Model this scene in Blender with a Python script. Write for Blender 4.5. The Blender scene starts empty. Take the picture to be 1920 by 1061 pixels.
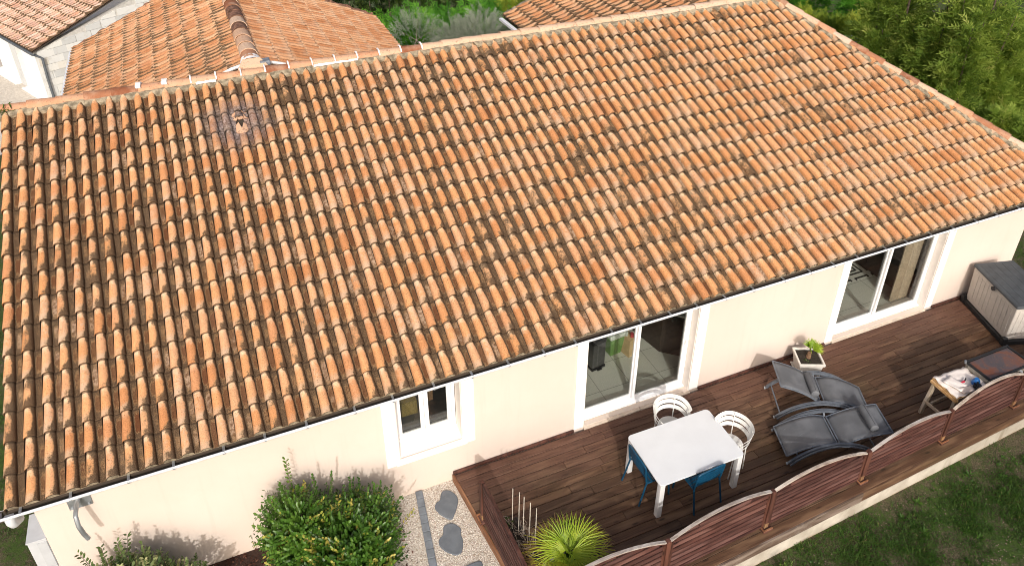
import bpy, math, random
import numpy as np
from mathutils import Vector, Matrix

random.seed(7)
RNG = np.random.default_rng(11)
scene = bpy.context.scene
COL = scene.collection
R = math.radians

# ------------------------------------------------------------------ camera, world, sun
cam_d = bpy.data.cameras.new("camera")
cam = bpy.data.objects.new("camera", cam_d)
COL.objects.link(cam)
cam.location = (3.699, -7.865, 10.148)
cam.rotation_euler = (R(90 - 29.974), 0, R(-23.095))
cam_d.sensor_width = 36
cam_d.lens = 36 * 1447.31 / 1920
cam_d.shift_y = -207.13 / 1920
cam_d.clip_end = 2000
scene.camera = cam

SUN_V = Vector((-0.235, -0.815, 0.53)).normalized()
SUN_EL = math.asin(SUN_V.z)
world = bpy.data.worlds.new("World")
scene.world = world
world.use_nodes = True
wn = world.node_tree
wn.nodes.clear()
sky = wn.nodes.new("ShaderNodeTexSky")
sky.sky_type = 'NISHITA'
sky.sun_disc = False
sky.sun_elevation = SUN_EL
sky.sun_rotation = math.atan2(SUN_V.x, SUN_V.y) % (2 * math.pi)
sky.dust_density = 6.0
sky.ozone_density = 0.4
sky.air_density = 0.7
bg = wn.nodes.new("ShaderNodeBackground")
bg.inputs['Strength'].default_value = 0.15
wo = wn.nodes.new("ShaderNodeOutputWorld")
wn.links.new(sky.outputs[0], bg.inputs[0])
wn.links.new(bg.outputs[0], wo.inputs[0])
sun_d = bpy.data.lights.new("sun", 'SUN')
sun_d.energy = 2.25
sun_d.angle = R(0.55)
sun_d.color = (1.0, 0.96, 0.91)
sun = bpy.data.objects.new("sun", sun_d)
COL.objects.link(sun)
sun.rotation_euler = (-SUN_V).to_track_quat('-Z', 'Y').to_euler()
vs = scene.view_settings
vs.view_transform = 'Standard'
vs.look = 'None'
vs.exposure = 0.13
vs.gamma = 1
vs.use_curve_mapping = False
scene.cycles.max_bounces = 8
scene.cycles.transparent_max_bounces = 12
scene.cycles.use_denoising = True
scene.cycles.filter_width = 0.95

# ------------------------------------------------------------------ node helpers
class NT:
    def __init__(self, name):
        self.m = bpy.data.materials.new(name)
        self.m.use_nodes = True
        self.t = self.m.node_tree
        self.t.nodes.clear()
        self.out = self.t.nodes.new('ShaderNodeOutputMaterial')
    def n(self, typ, ins=None, **props):
        nd = self.t.nodes.new('ShaderNode' + typ)
        for k, v in props.items():
            setattr(nd, k, v)
        for k, v in (ins or {}).items():
            s = nd.inputs[k]
            if isinstance(v, bpy.types.NodeSocket):
                self.t.links.new(v, s)
            else:
                s.default_value = v
        return nd
    def math(self, op, a, b=0.0, c=0.0, clamp=False):
        return self.n('Math', {0: a, 1: b, 2: c}, operation=op, use_clamp=clamp).outputs[0]
    def add(self, a, b): return self.math('ADD', a, b)
    def mul(self, a, b): return self.math('MULTIPLY', a, b)
    def sub(self, a, b): return self.math('SUBTRACT', a, b)
    def step(self, x, lo, hi):
        nd = self.n('MapRange', {'Value': x, 'From Min': lo, 'From Max': hi}, interpolation_type='SMOOTHSTEP')
        return nd.outputs[0]
    def noise(self, vec, scale, detail=3.0, rough=0.55, dist=0.0):
        ins = {'Scale': scale, 'Detail': detail, 'Roughness': rough, 'Distortion': dist}
        if vec is not None: ins['Vector'] = vec
        return self.n('TexNoise', ins).outputs['Fac']
    def mix(self, f, a, b, blend='MIX'):
        nd = self.n('Mix', data_type='RGBA', blend_type=blend)
        for i, v in ((0, f), (6, a), (7, b)):
            s = nd.inputs[i]
            if isinstance(v, bpy.types.NodeSocket): self.t.links.new(v, s)
            else: s.default_value = v if not (isinstance(v, tuple) and len(v) == 3) else v + (1,)
        return nd.outputs[2]
    def ramp(self, f, stops, interp='LINEAR'):
        nd = self.n('ValToRGB', {'Fac': f})
        cr = nd.color_ramp
        cr.interpolation = interp
        while len(cr.elements) < len(stops): cr.elements.new(0.5)
        for e, (p, c) in zip(cr.elements, stops):
            e.position = p; e.color = tuple(c) + (1,)
        return nd.outputs[0]
    def pos(self): return self.n('NewGeometry').outputs['Position']
    def obj(self): return self.n('TexCoord').outputs['Object']
    def scalev(self, v, s):
        return self.n('Mapping', {'Vector': v, 'Scale': s}).outputs[0]
    def bump(self, h, strength=0.3, dist=0.01):
        return self.n('Bump', {'Height': h, 'Strength': strength, 'Distance': dist}).outputs[0]
    def rnd(self):
        a = self.n('Attribute', attribute_type='GEOMETRY', attribute_name='rnd').outputs['Fac']
        b = self.n('Attribute', attribute_type='OBJECT', attribute_name='rnd').outputs['Fac']
        return self.add(a, b)
    def bsdf(self, color, rough=0.7, metal=0.0, normal=None, spec=0.4, **kw):
        ins = {'Base Color': color if isinstance(color, bpy.types.NodeSocket) else tuple(color) + (1,),
               'Roughness': rough, 'Metallic': metal, 'Specular IOR Level': spec}
        if normal is not None: ins['Normal'] = normal
        ins.update(kw)
        return self.n('BsdfPrincipled', ins).outputs[0]
    def done(self, sh):
        self.t.links.new(sh, self.out.inputs[0]); return self.m

def simple(name, col, rough=0.6, metal=0.0, var=0.12, scale=8.0, bump=0.0, bscale=60.0, spec=0.4, dirt=0.0, dirtcol=(.1, .08, .06)):
    t = NT(name)
    p = t.pos()
    n1 = t.noise(p, scale, 4)
    c = t.mix(t.step(n1, .3, .7), tuple(x * (1 - var) for x in col), tuple(min(1, x * (1 + var)) for x in col))
    if dirt:
        n2 = t.noise(p, scale * 2.3, 5, .65)
        c = t.mix(t.mul(t.step(n2, .5, .75), dirt), c, dirtcol)
    nrm = t.bump(t.noise(p, bscale, 3), bump, .004) if bump else None
    return t.done(t.bsdf(c, rough, metal, nrm, spec))

def tile_material(name, stops, stain=0.0, speck=1.0, soot=None, pale=1.0, joint=.85):
    t = NT(name)
    uv = t.n('UVMap', uv_map='UVMap').outputs[0]
    sp = t.n('SeparateXYZ', {0: uv})
    u, v = sp.outputs[0], sp.outputs[1]
    r = t.rnd()
    p = t.pos()
    nL = t.noise(p, 0.45, 2)
    nA = t.noise(p, 5.0, 4, .6)
    nB = t.noise(p, 26.0, 5, .7)
    nC = t.noise(p, 120.0, 2, .5)
    nD = t.noise(p, 60.0, 4, .75)
    r2 = t.math('FRACT', t.mul(r, 7.31))
    r3 = t.math('FRACT', t.mul(r, 23.7))
    base = t.ramp(r, stops)
    base = t.mix(t.step(nA, .35, .7), base, t.mix(.45, base, (.56, .27, .125)))
    base = t.mix(1.0, base, t.ramp(t.add(t.mul(nD, .55), t.mul(t.noise(p, 85.0, 2, .6), .45)), [(.34, (.56, .52, .48)), (.5, (1, 1, 1)), (.66, (1.22, 1.26, 1.3))]), 'MULTIPLY')
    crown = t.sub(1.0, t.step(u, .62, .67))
    # channels are browner and dirty, with the crown shadow painted into their colour
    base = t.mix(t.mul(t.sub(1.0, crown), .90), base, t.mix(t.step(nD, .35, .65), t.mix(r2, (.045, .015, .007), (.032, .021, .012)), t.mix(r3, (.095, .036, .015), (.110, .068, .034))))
    # pale upper end of each tile
    band = t.mul(t.step(t.add(v, t.mul(t.sub(nB, .5), .5)), .70, .98), t.mul(crown, pale))
    base = t.mix(t.mul(band, t.add(.45, t.mul(r2, .55))), base, (.78, .58, .39))
    # pale dusty lichen along the lower end
    lowband = t.mul(t.sub(1.0, t.step(t.add(v, t.mul(t.sub(nB, .5), .55)), .10, .34)), t.mul(crown, t.step(r3, .25, .6)))
    base = t.mix(t.mul(lowband, .62 * pale), base, (.50, .385, .275))
    # whitish efflorescence on some tiles
    wh = t.mul(t.step(t.add(r3, t.mul(t.sub(nA, .5), .8)), .72, .95), t.step(nB, .35, .65))
    base = t.mix(t.mul(wh, .55 * pale), base, (.62, .47, .34))
    # tan-grey lichen; extra weight on flank and channel paints in crown shade
    flank = t.mul(t.step(u, .43, .65), t.sub(1.0, t.step(u, .66, .82)))
    low = t.mul(t.sub(1.0, t.step(v, .05, .38)), t.step(u, .05, .4))
    high = t.mul(t.step(v, .66, .95), t.step(u, .20, .50))
    bias = t.add(t.mul(flank, .30), t.add(t.mul(low, .21), t.mul(high, .20)))
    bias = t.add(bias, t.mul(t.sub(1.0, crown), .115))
    bias = t.add(bias, t.mul(t.sub(r2, .5), .26))
    field = t.add(t.add(t.add(t.mul(nA, .42), t.mul(nB, .36)), t.mul(nD, .38)), bias)
    field = t.add(field, t.mul(t.sub(nL, .5), .35))
    field = t.add(field, t.add(t.mul(t.math('LESS_THAN', r3, .14), .06), stain + .045))
    tan = t.step(field, .735, .83)
    base = t.mix(t.mul(tan, .72), base, t.mix(t.step(nC, .4, .6), (.165, .095, .042), (.38, .25, .13)))
    dark = t.step(field, .80, .88)
    base = t.mix(t.mul(dark, .76), base, t.mix(t.step(nC, .45, .65), (.026, .018, .013), (.12, .08, .05)))
    jd = t.math('MAXIMUM', t.sub(1.0, t.step(v, -.03, .004)), t.mul(t.step(v, .965, 1.0), .85))  # dirt at lip and joint, also painting the shadow line below the lip
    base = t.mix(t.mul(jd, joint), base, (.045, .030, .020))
    spk = t.mul(t.step(t.noise(p, 75.0, 2, .5), .60, .68), t.step(t.noise(p, 14, 2), .35, .65))
    base = t.mix(t.mul(spk, .75 * speck), base, (.10, .055, .03))
    if soot:
        d = t.n('VectorMath', {0: p, 1: soot}, operation='DISTANCE').outputs['Value']
        s = t.mul(t.sub(1.0, t.step(t.add(d, t.mul(t.sub(nA, .5), .5)), .16, .72)), .85)
        base = t.mix(s, base, t.mix(t.step(nB, .4, .65), (.07, .06, .06), (.34, .28, .27)))
    h = t.add(t.mul(nB, .6), t.mul(nC, .4))
    nrm = t.bump(h, .55, .006)
    return t.done(t.bsdf(base, .9, 0, nrm, .2))

def leaf_material(name, stops, trans=0.35, rough=0.5, spec=0.35):
    t = NT(name)
    r = t.rnd()
    c = t.ramp(r, stops)
    b = t.bsdf(c, rough, 0, None, spec)
    tr = t.n('BsdfTranslucent', {'Color': t.mix(.5, c, t.mix(1.0, c, (1.0, 1.0, .35), 'MULTIPLY'))}).outputs[0]
    return t.done(t.n('MixShader', {0: trans, 1: b, 2: tr}).outputs[0])

def wood_material(name, dark, mid, light, grain=1.0, rough=.65, worn=None, axis=0, wall_red=False, fine=1.0, con=(.32, .68)):
    t = NT(name)
    o = t.obj()
    r = t.n('ObjectInfo').outputs['Random']
    off = t.n('CombineXYZ', {0: t.mul(r, 37.0), 1: t.mul(r, 91.0), 2: t.mul(r, 53.0)}).outputs[0]
    q = t.n('VectorMath', {0: o, 1: off}, operation='ADD').outputs[0]
    sc = [22.0, 22.0, 22.0]; sc[axis] = 1.1
    sc = [x_ * fine for x_ in sc]; sc[axis] = 1.6
    g = t.noise(t.scalev(q, tuple(sc)), 1.6 * grain, 5, .62, .15)
    sc2 = [9.0, 9.0, 9.0]; sc2[axis] = 1.5
    g2 = t.noise(t.scalev(q, tuple(sc2)), .9, 3, .5)
    c = t.mix(t.step(g, *con), dark, mid)
    c = t.mix(t.mul(t.step(g2, .46, .68), .85), c, light)
    c = t.mix(1.0, c, t.ramp(r, [(0, (.80, .80, .82)), (.5, (1, 1, 1)), (1, (1.18, 1.13, 1.06))]), 'MULTIPLY')
    kn = t.n('TexVoronoi', {'Vector': t.scalev(q, tuple(7.5 if i != axis else 2.2 for i in range(3))), 'Scale': 1.0, 'Randomness': 1.0}).outputs['Distance']
    c = t.mix(t.mul(t.sub(1.0, t.step(kn, .05, .19)), .75), c, tuple(x * .35 for x in dark))
    if worn:
        p = t.pos()
        w = t.noise(p, 3.0, 5, .7)
        c = t.mix(t.mul(t.step(w, .5, .72), .6), c, worn)
    if wall_red:   # sheltered boards near the wall keep more of their reddish stain
        y = t.n('SeparateXYZ', {0: t.pos()}).outputs[1]
        m = t.step(t.add(y, t.mul(t.sub(t.noise(t.pos(), 1.3, 4), .5), 1.2)), -1.1, -.1)
        c = t.mix(t.mul(m, .6), c, t.mix(t.step(g, .3, .7), (.070, .030, .022), (.17, .085, .062)))
        gm = t.step(t.noise(t.pos(), .8, 3), .55, .75)
        c = t.mix(t.mul(gm, .25), c, (.05, .05, .018))
    nrm = t.bump(g, .35, .003)
    return t.done(t.bsdf(c, rough, 0, nrm, .35))

# ------------------------------------------------------------------ materials
SOOT = (4.02, 4.31, 4.5)
M = {}
TS = [(0, (.51, .22, .088)), (.3, (.62, .295, .122)), (.6, (.68, .350, .158)), (.85, (.66, .370, .20)), (1, (.56, .255, .112))]
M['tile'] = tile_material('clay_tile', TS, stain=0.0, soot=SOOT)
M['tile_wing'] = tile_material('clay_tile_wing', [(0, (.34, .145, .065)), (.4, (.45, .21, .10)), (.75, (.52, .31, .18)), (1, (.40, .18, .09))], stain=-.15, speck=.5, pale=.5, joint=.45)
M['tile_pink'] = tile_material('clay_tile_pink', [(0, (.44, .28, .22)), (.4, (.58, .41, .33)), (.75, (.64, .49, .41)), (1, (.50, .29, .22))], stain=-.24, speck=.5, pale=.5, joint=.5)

def cap_material():
    t = NT('ridge_clay')
    p = t.pos(); r = t.rnd()
    n1 = t.noise(p, 4, 4, .6); n2 = t.noise(p, 30, 3, .6); n3 = t.noise(p, 55, 2)
    c = t.ramp(r, [(0, (.20, .065, .03)), (.18, (.50, .25, .14)), (.45, (.56, .37, .25)), (.75, (.60, .43, .31)), (1, (.57, .43, .33))])
    c = t.mix(t.step(n1, .4, .7), c, t.mix(.4, c, (.60, .43, .30)))
    c = t.mix(t.mul(t.step(n2, .56, .68), .6), c, (.22, .10, .06))
    c = t.mix(t.mul(t.step(n3, .66, .72), .85), c, (.05, .03, .022))
    return t.done(t.bsdf(c, .9, 0, t.bump(n2, .4, .005), .2))
M['cap'] = cap_material()
M['cap_dark'] = simple('ridge_clay_dark', (.19, .10, .065), .9, var=.5, scale=14, bump=.4, spec=.2, dirt=.8, dirtcol=(.05, .04, .035))
M['mortar'] = simple('ridge_mortar', (.28, .235, .165), .95, var=.45, scale=12, bump=.8, bscale=45, spec=.1, dirt=.6, dirtcol=(.07, .06, .045))
M['mortar_white'] = simple('white_mortar', (.78, .76, .74), .9, var=.08, bump=.4, bscale=40, spec=.2)
M['lead'] = simple('lead_patch', (.16, .18, .21), .5, var=.3)
M['felt'] = simple('roof_felt', (.05, .038, .028), .95)
def plaster():
    t = NT('cream_plaster')
    p = t.pos()
    c = t.mix(t.step(t.noise(p, .7, 4, .6), .3, .75), (.625, .535, .470), (.655, .57, .505))
    z = t.n('SeparateXYZ', {0: p}).outputs[2]
    g_ = t.noise(p, 38, 4, .7)
    st = t.noise(t.scalev(p, (5.5, 1.0, .30)), 1.6, 4, .6)
    c = t.mix(t.mul(t.step(st, .52, .74), .16), c, (.50, .42, .35))
    c = t.mix(t.mul(t.step(t.noise(p, 2.6, 5, .65), .5, .72), .13), c, (.58, .47, .38))
    c = t.mix(t.mul(t.step(g_, .55, .7), .10), c, (.48, .40, .34))
    low = t.mul(t.sub(1.0, t.step(t.add(z, t.mul(t.noise(p, 5, 4), .35)), -.1, .28)), .30)
    c = t.mix(low, c, (.55, .43, .32))
    return t.done(t.bsdf(c, .9, 0, t.bump(t.noise(p, 130, 2), .25, .003), .15))
M['plaster'] = plaster()
M['white'] = simple('white_render', (.82, .81, .78), .8, var=.03, bump=.1, bscale=100)
M['jamb'] = simple('jamb_render', (.78, .72, .66), .85, var=.04, bump=.1)
M['pvc'] = simple('white_pvc', (.80, .81, .82), .3, var=.02)
M['gutter_in'] = simple('gutter_inside', (.035, .028, .02), .9)  # near-black inner face of the gutter
M['gutter'] = simple('gutter_white', (.74, .77, .80), .4, var=.06, scale=3, dirt=.15, dirtcol=(.4, .4, .38))
M['zinc'] = simple('zinc', (.42, .45, .48), .42, .7, var=.2)
M['zinc_dark'] = simple('zinc_dark', (.12, .135, .15), .5, .3, var=.2)
M['stone_sill'] = simple('sill_stone', (.60, .51, .42), .75, var=.12, scale=6, bump=.15, dirt=.2, dirtcol=(.4, .3, .22))
M['deck'] = wood_material('deck_board', (.036, .019, .011), (.090, .048, .028), (.165, .100, .060), wall_red=True, rough=.6, fine=2.2, con=(.22, .62))
M['fascia'] = wood_material('deck_fascia', (.085, .055, .040), (.16, .115, .085), (.29, .23, .19), worn=(.27, .23, .20))
M['fascia_side'] = wood_material('deck_side_board', (.14, .06, .03), (.26, .12, .06), (.30, .16, .09), axis=1)
M['red'] = wood_material('fence_stain', (.042, .018, .015), (.098, .041, .034), (.150, .078, .067), worn=(.085, .043, .036), rough=.6)
M['red_dark'] = wood_material('fence_post_stain', (.035, .014, .010), (.085, .032, .022), (.12, .05, .035), axis=2)
M['cap_rail'] = wood_material('weathered_rail', (.24, .20, .17), (.46, .42, .38), (.60, .57, .53), worn=(.16, .11, .09))
M['rawwood'] = wood_material('raw_wood', (.36, .20, .08), (.52, .33, .15), (.60, .42, .22))
M['greywood'] = wood_material('grey_raw_wood', (.30, .24, .17), (.44, .37, .28), (.52, .46, .38), axis=2)
M['post_foot'] = wood_material('post_foot_wood', (.15, .08, .04), (.25, .14, .07), (.33, .20, .10), axis=2)
def concrete():
    t = NT('concrete_wall')
    p = t.pos()
    c = t.mix(t.step(t.noise(p, 2.2, 5, .65), .3, .7), (.36, .325, .27), (.54, .50, .43))
    s = t.noise(t.scalev(p, (3.0, 3.0, .35)), 1.5, 4, .6)
    x = t.n('SeparateXYZ', {0: p}).outputs[0]
    far = t.step(t.add(x, t.mul(t.sub(t.noise(p, 1.1, 3), .5), 3.0)), 12.3, 15.5)
    c = t.mix(t.mul(t.step(s, .5, .68), t.add(.18, t.mul(far, .7))), c, (.17, .13, .085))
    c = t.mix(t.mul(far, .5), c, (.24, .215, .17))
    z = t.n('SeparateXYZ', {0: p}).outputs[2]
    c = t.mix(t.mul(t.sub(1.0, t.step(t.add(z, t.mul(t.noise(p, 6, 3), .12)), -.42, -.34)), .6), c, (.34, .22, .12))
    return t.done(t.bsdf(c, .9, 0, t.bump(t.noise(p, 60, 3), .3, .004), .2))
M['concrete'] = concrete()
def glass():
    t = NT('window_glass')
    fc = t.n('LayerWeight', {'Blend': .5}).outputs['Facing']
    fr = t.math('MULTIPLY_ADD', t.math('POWER', fc, 5.0), .9, .045, clamp=True)
    tr = t.n('BsdfTransparent', {'Color': (.88, .90, .885, 1)}).outputs[0]
    gl = t.n('BsdfGlossy', {'Color': (1, 1, 1, 1), 'Roughness': .01}).outputs[0]
    return t.done(t.n('MixShader', {0: fr, 1: tr, 2: gl}).outputs[0])
M['glass'] = glass()
def floor_tile():
    t = NT('interior_floor_tile')
    p = t.pos()
    br = t.n('TexBrick', {'Vector': p, 'Color1': (.50, .49, .44, 1), 'Color2': (.53, .52, .47, 1), 'Mortar': (.25, .24, .22, 1), 'Scale': 1.0, 'Mortar Size': .006, 'Brick Width': .6, 'Row Height': .6}, offset=0.0)
    return t.done(t.bsdf(br.outputs['Color'], .35, 0, None, .5))
M['floor'] = floor_tile()
M['interior'] = simple('interior_paint', (.60, .59, .56), .9, var=.03)
M['darkwood'] = simple('dark_furniture', (.030, .022, .018), .35, var=.3)
def rug_mat():
    t = NT('rug_pattern')
    p = t.scalev(t.pos(), (2.2, 2.2, 0))
    f = t.n('VectorMath', {0: p}, operation='FRACTION').outputs[0]
    s = t.n('SeparateXYZ', {0: f})
    a = t.math('ABSOLUTE', t.sub(s.outputs[0], .5)); b = t.math('ABSOLUTE', t.sub(s.outputs[1], .5))
    d = t.math('MAXIMUM', a, b)
    k = t.math('GREATER_THAN', t.math('FRACT', t.mul(d, 5.0)), .5)
    return t.done(t.bsdf(t.mix(k, (.50, .48, .44), (.015, .015, .015)), .95))
M['rug'] = rug_mat()
M['curtain'] = simple('curtain_cloth', (.45, .36, .27), .9, var=.15, scale=20)
M['black'] = simple('black_plastic', (.014, .014, .016), .4)
M['steel'] = simple('brushed_steel', (.16, .16, .165), .35, .8)
M['green'] = simple('green_plastic', (.13, .24, .07), .4)
M['clear'] = simple('milky_plastic', (.50, .54, .50), .4)
M['kraft'] = simple('kraft_paper', (.50, .36, .20), .85)
M['redcan'] = simple('red_print', (.35, .05, .06), .4)
M['tableW'] = simple('table_white', (.68, .71, .735), .3, var=.025, scale=3, dirt=.06, dirtcol=(.52, .53, .52))
M['tableLeg'] = simple('table_leg_white', (.70, .71, .71), .4, var=.03)
M['chairW'] = simple('chair_white_metal', (.66, .66, .63), .45, var=.04)
M['blue'] = simple('blue_metal', (.004, .055, .115), .45, var=.15)
M['sling'] = None
def sling():
    t = NT('sling_mesh')
    o = t.obj()
    w = t.n('TexWave', {'Vector': o, 'Scale': 60.0, 'Distortion': 1.5}).outputs['Fac']
    n = t.noise(t.pos(), 3, 4)
    c = t.mix(t.step(n, .35, .7), (.080, .087, .098), (.135, .145, .16))
    c = t.mix(t.mul(w, .15), c, (.22, .23, .25))
    st = t.noise(t.scalev(t.pos(), (1.2, 14.0, 2.0)), 1.5, 3)
    c = t.mix(t.mul(t.step(st, .66, .72), .45), c, (.28, .29, .31))
    return t.done(t.bsdf(c, .6, 0, t.bump(w, .1, .002), .4))
M['sling'] = sling()
M['alu'] = simple('anthracite_alu', (.115, .135, .165), .38, .1, var=.15)
M['alu_cap'] = simple('grey_cap', (.34, .37, .40), .5)
M['pot'] = simple('planter_white', (.62, .60, .56), .6, var=.06, dirt=.3, dirtcol=(.40, .36, .30))
M['soil'] = simple('potting_soil', (.022, .017, .013), .95, var=.5, scale=30, bump=1.0, bscale=50)
M['trunk_palm'] = simple('palm_trunk', (.16, .095, .055), .95, var=.4, scale=30, bump=1.0)
M['box_beige'] = simple('box_beige', (.48, .45, .41), .6, var=.05, bump=.15, bscale=90)
M['box_lid'] = simple('box_lid_grey', (.055, .063, .072), .6, var=.15, bump=.2, bscale=40)
M['box_base'] = simple('box_base_black', (.015, .016, .018), .55)
M['cloth'] = simple('white_cloth', (.76, .70, .66), .9, var=.05, scale=15, bump=.2)
M['pinkcloth'] = simple('pale_board', (.66, .56, .49), .85, var=.08, scale=15)
M['redtool'] = simple('red_handle', (.55, .03, .06), .4)
M['bluetool'] = simple('blue_cap_plastic', (.02, .14, .42), .35)
def rust():
    t = NT('rusty_plate')
    p = t.pos()
    a = t.noise(p, 2.6, 5, .6, .8)
    c = t.ramp(a, [(.30, (.24, .075, .03)), (.45, (.20, .10, .075)), (.52, (.13, .10, .10)), (.62, (.10, .09, .095)), (.75, (.26, .13, .09))])
    n = t.noise(p, 22, 4)
    c = t.mix(t.mul(t.step(n, .55, .7), .4), c, (.34, .17, .09))
    return t.done(t.bsdf(c, t.add(.28, t.mul(n, .3)), .4, None, .5))
M['rust'] = rust()
M['plancha'] = simple('plancha_steel', (.30, .28, .24), .45, .3, var=.25, dirt=.5, dirtcol=(.16, .10, .06))
M['slate'] = simple('slate_stone', (.125, .145, .17), .8, var=.12, scale=6, bump=.25, bscale=50, dirt=.25, dirtcol=(.21, .22, .235))
M['edging'] = simple('edging_concrete', (.17, .195, .225), .85, var=.18, scale=7, bump=.4, bscale=50)
def gravel():
    t = NT('gravel_bed')
    p = t.pos()
    v = t.n('TexVoronoi', {'Vector': p, 'Scale': 75.0})
    r = t.n('SeparateColor', {0: v.outputs['Color']}).outputs[0]
    c = t.ramp(r, [(0, (.38, .32, .26)), (.35, (.60, .56, .50)), (.75, (.74, .71, .66)), (1, (.44, .35, .27))])
    d = v.outputs['Distance']
    c = t.mix(t.mul(t.step(d, .55, .85), .5), c, (.20, .15, .11))
    return t.done(t.bsdf(c, .9, 0, t.bump(t.sub(1.0, d), 1.0, .012), .2))
M['gravel'] = gravel()
def pebble():
    t = NT('pebbles')
    c = t.ramp(t.rnd(), [(0, (.44, .38, .31)), (.3, (.64, .60, .54)), (.7, (.78, .75, .70)), (.9, (.66, .61, .55)), (1, (.38, .29, .22))])
    return t.done(t.bsdf(c, .85, 0, None, .25))
M['pebble'] = pebble()
def ground():
    t = NT('ground_soil')
    p = t.pos()
    a = t.noise(p, 1.1, 6, .65); b = t.noise(p, 11, 6, .7); c3 = t.noise(p, 70, 3)
    soil = t.mix(t.step(c3, .35, .65), (.055, .048, .028), (.14, .115, .075))
    green = t.mix(t.step(b, .3, .7), (.026, .052, .012), (.062, .100, .022))
    c = t.mix(t.step(t.add(t.mul(a, .6), t.mul(b, .5)), .46, .62), soil, green)
    y = t.n('SeparateXYZ', {0: p}).outputs[1]
    far = t.step(y, 16.0, 18.0)
    pale = t.mix(t.step(b, .35, .65), (.52, .47, .40), (.66, .61, .53))
    x = t.n('SeparateXYZ', {0: p}).outputs[0]
    c = t.mix(t.mul(far, t.sub(1.0, t.step(x, 4.0, 6.5))), c, pale)
    return t.done(t.bsdf(c, .95, 0, t.bump(t.add(b, c3), .8, .02), .15))
M['ground'] = ground()
M['mulch'] = leaf_material('bark_mulch', [(0, (.030, .014, .010)), (.5, (.075, .032, .022)), (1, (.13, .065, .045))], 0.0, .9, .1)
M['mulch_bed'] = simple('mulch_bed', (.035, .018, .013), .95, var=.4, scale=25, bump=1.0, bscale=40)
M['bark'] = simple('tree_bark', (.12, .09, .065), .95, var=.35, scale=18, bump=.8)
M['twig'] = simple('dry_twig', (.26, .21, .17), .9, var=.3, scale=30)
M['stake'] = simple('stake', (.48, .44, .38), .7, var=.2)
M['bush'] = leaf_material('bush_leaf', [(0, (.026, .078, .009)), (.55, (.075, .180, .019)), (.86, (.14, .26, .036)), (.93, (.42, .40, .065)), (1, (.55, .48, .12))], .32, .38, .5)
M['varieg'] = leaf_material('variegated_leaf', [(0, (.045, .085, .022)), (.5, (.125, .18, .060)), (.8, (.30, .34, .15)), (1, (.50, .50, .25))], .25, .45, .4)
M['grass'] = leaf_material('grass_blade', [(0, (.024, .060, .010)), (.5, (.050, .120, .017)), (.85, (.085, .165, .026)), (1, (.20, .18, .07))], .35, .55, .3)
M['weed'] = leaf_material('weed_leaf', [(0, (.03, .08, .012)), (.6, (.065, .15, .02)), (1, (.15, .22, .045))], .35, .5, .3)
M['palm'] = leaf_material('palm_leaf', [(0, (.10, .24, .018)), (.35, (.33, .45, .032)), (.7, (.56, .54, .05)), (.88, (.46, .38, .05)), (.93, (.28, .15, .07)), (1, (.36, .22, .13))], .35, .45, .4)
M['thuja'] = leaf_material('thuja_spray', [(0, (.035, .13, .015)), (.5, (.11, .33, .030)), (1, (.24, .50, .06))], .48, .6, .2)
M['thuja_y'] = leaf_material('golden_thuja_spray', [(0, (.06, .13, .015)), (.5, (.22, .30, .032)), (1, (.48, .50, .06))], .42, .6, .2)
M['cedar'] = leaf_material('cypress_spray', [(0, (.080, .145, .022)), (.4, (.205, .31, .048)), (.8, (.37, .46, .09)), (1, (.54, .55, .17))], .52, .6, .2)
M['dark_leaf'] = leaf_material('dark_shrub_leaf', [(0, (.016, .034, .007)), (.6, (.045, .085, .015)), (1, (.11, .15, .03))], .25, .45, .4)
M['olive'] = leaf_material('olive_leaf', [(0, (.12, .145, .10)), (.5, (.23, .265, .20)), (1, (.40, .43, .34))], .2, .55, .3)
M['block'] = None
def block():
    t = NT('stone_block')
    r = t.rnd(); p = t.pos()
    c = t.ramp(r, [(0, (.46, .475, .47)), (.4, (.58, .595, .585)), (.8, (.62, .62, .58)), (1, (.50, .46, .38))])
    n = t.noise(p, 3.5, 5, .65)
    c = t.mix(t.mul(t.step(n, .52, .75), .45), c, (.36, .34, .29))
    return t.done(t.bsdf(c, .9, 0, t.bump(t.noise(p, 30, 3), .3, .01), .2))
M['block'] = block()
M['joint'] = simple('stone_joint', (.46, .45, .42), .95)
M['door_white'] = simple('garage_white', (.82, .82, .80), .5, var=.03)
M['cabinet'] = simple('cabinet_white', (.50, .52, .54), .5, var=.05)
M['cabinet_top'] = simple('cabinet_top_grey', (.46, .48, .50), .5, var=.05)

# ------------------------------------------------------------------ object helpers
WM = {}
def setp(o, label=None, cat=None, group=None, kind=None):
    if label: o['label'] = label
    if cat: o['category'] = cat
    if group: o['group'] = group
    if kind: o['kind'] = kind
    return o
def thing(name, label, cat, loc=(0, 0, 0), rz=0.0, group=None, kind=None):
    o = bpy.data.objects.new(name, None)
    o.empty_display_size = .1
    COL.objects.link(o)
    o.location = loc; o.rotation_euler = (0, 0, rz)
    WM[o.name] = Matrix.Translation(Vector(loc)) @ Matrix.Rotation(rz, 4, 'Z')
    return setp(o, label, cat, group, kind)
def wmat(o):
    return WM.get(o.name, Matrix.Identity(4)) if o else Matrix.Identity(4)
def link(me, name, mat, parent, smooth=False, auto=None):
    o = bpy.data.objects.new(name, me)
    COL.objects.link(o)
    if mat is not None: me.materials.append(mat)
    if smooth:
        me.polygons.foreach_set('use_smooth', [True] * len(me.polygons))
        if auto: me.set_sharp_from_angle(angle=R(auto))
    if parent:
        o.parent = parent
        WM[o.name] = wmat(parent)
    else:
        WM[o.name] = Matrix.Identity(4)
    return o
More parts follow.
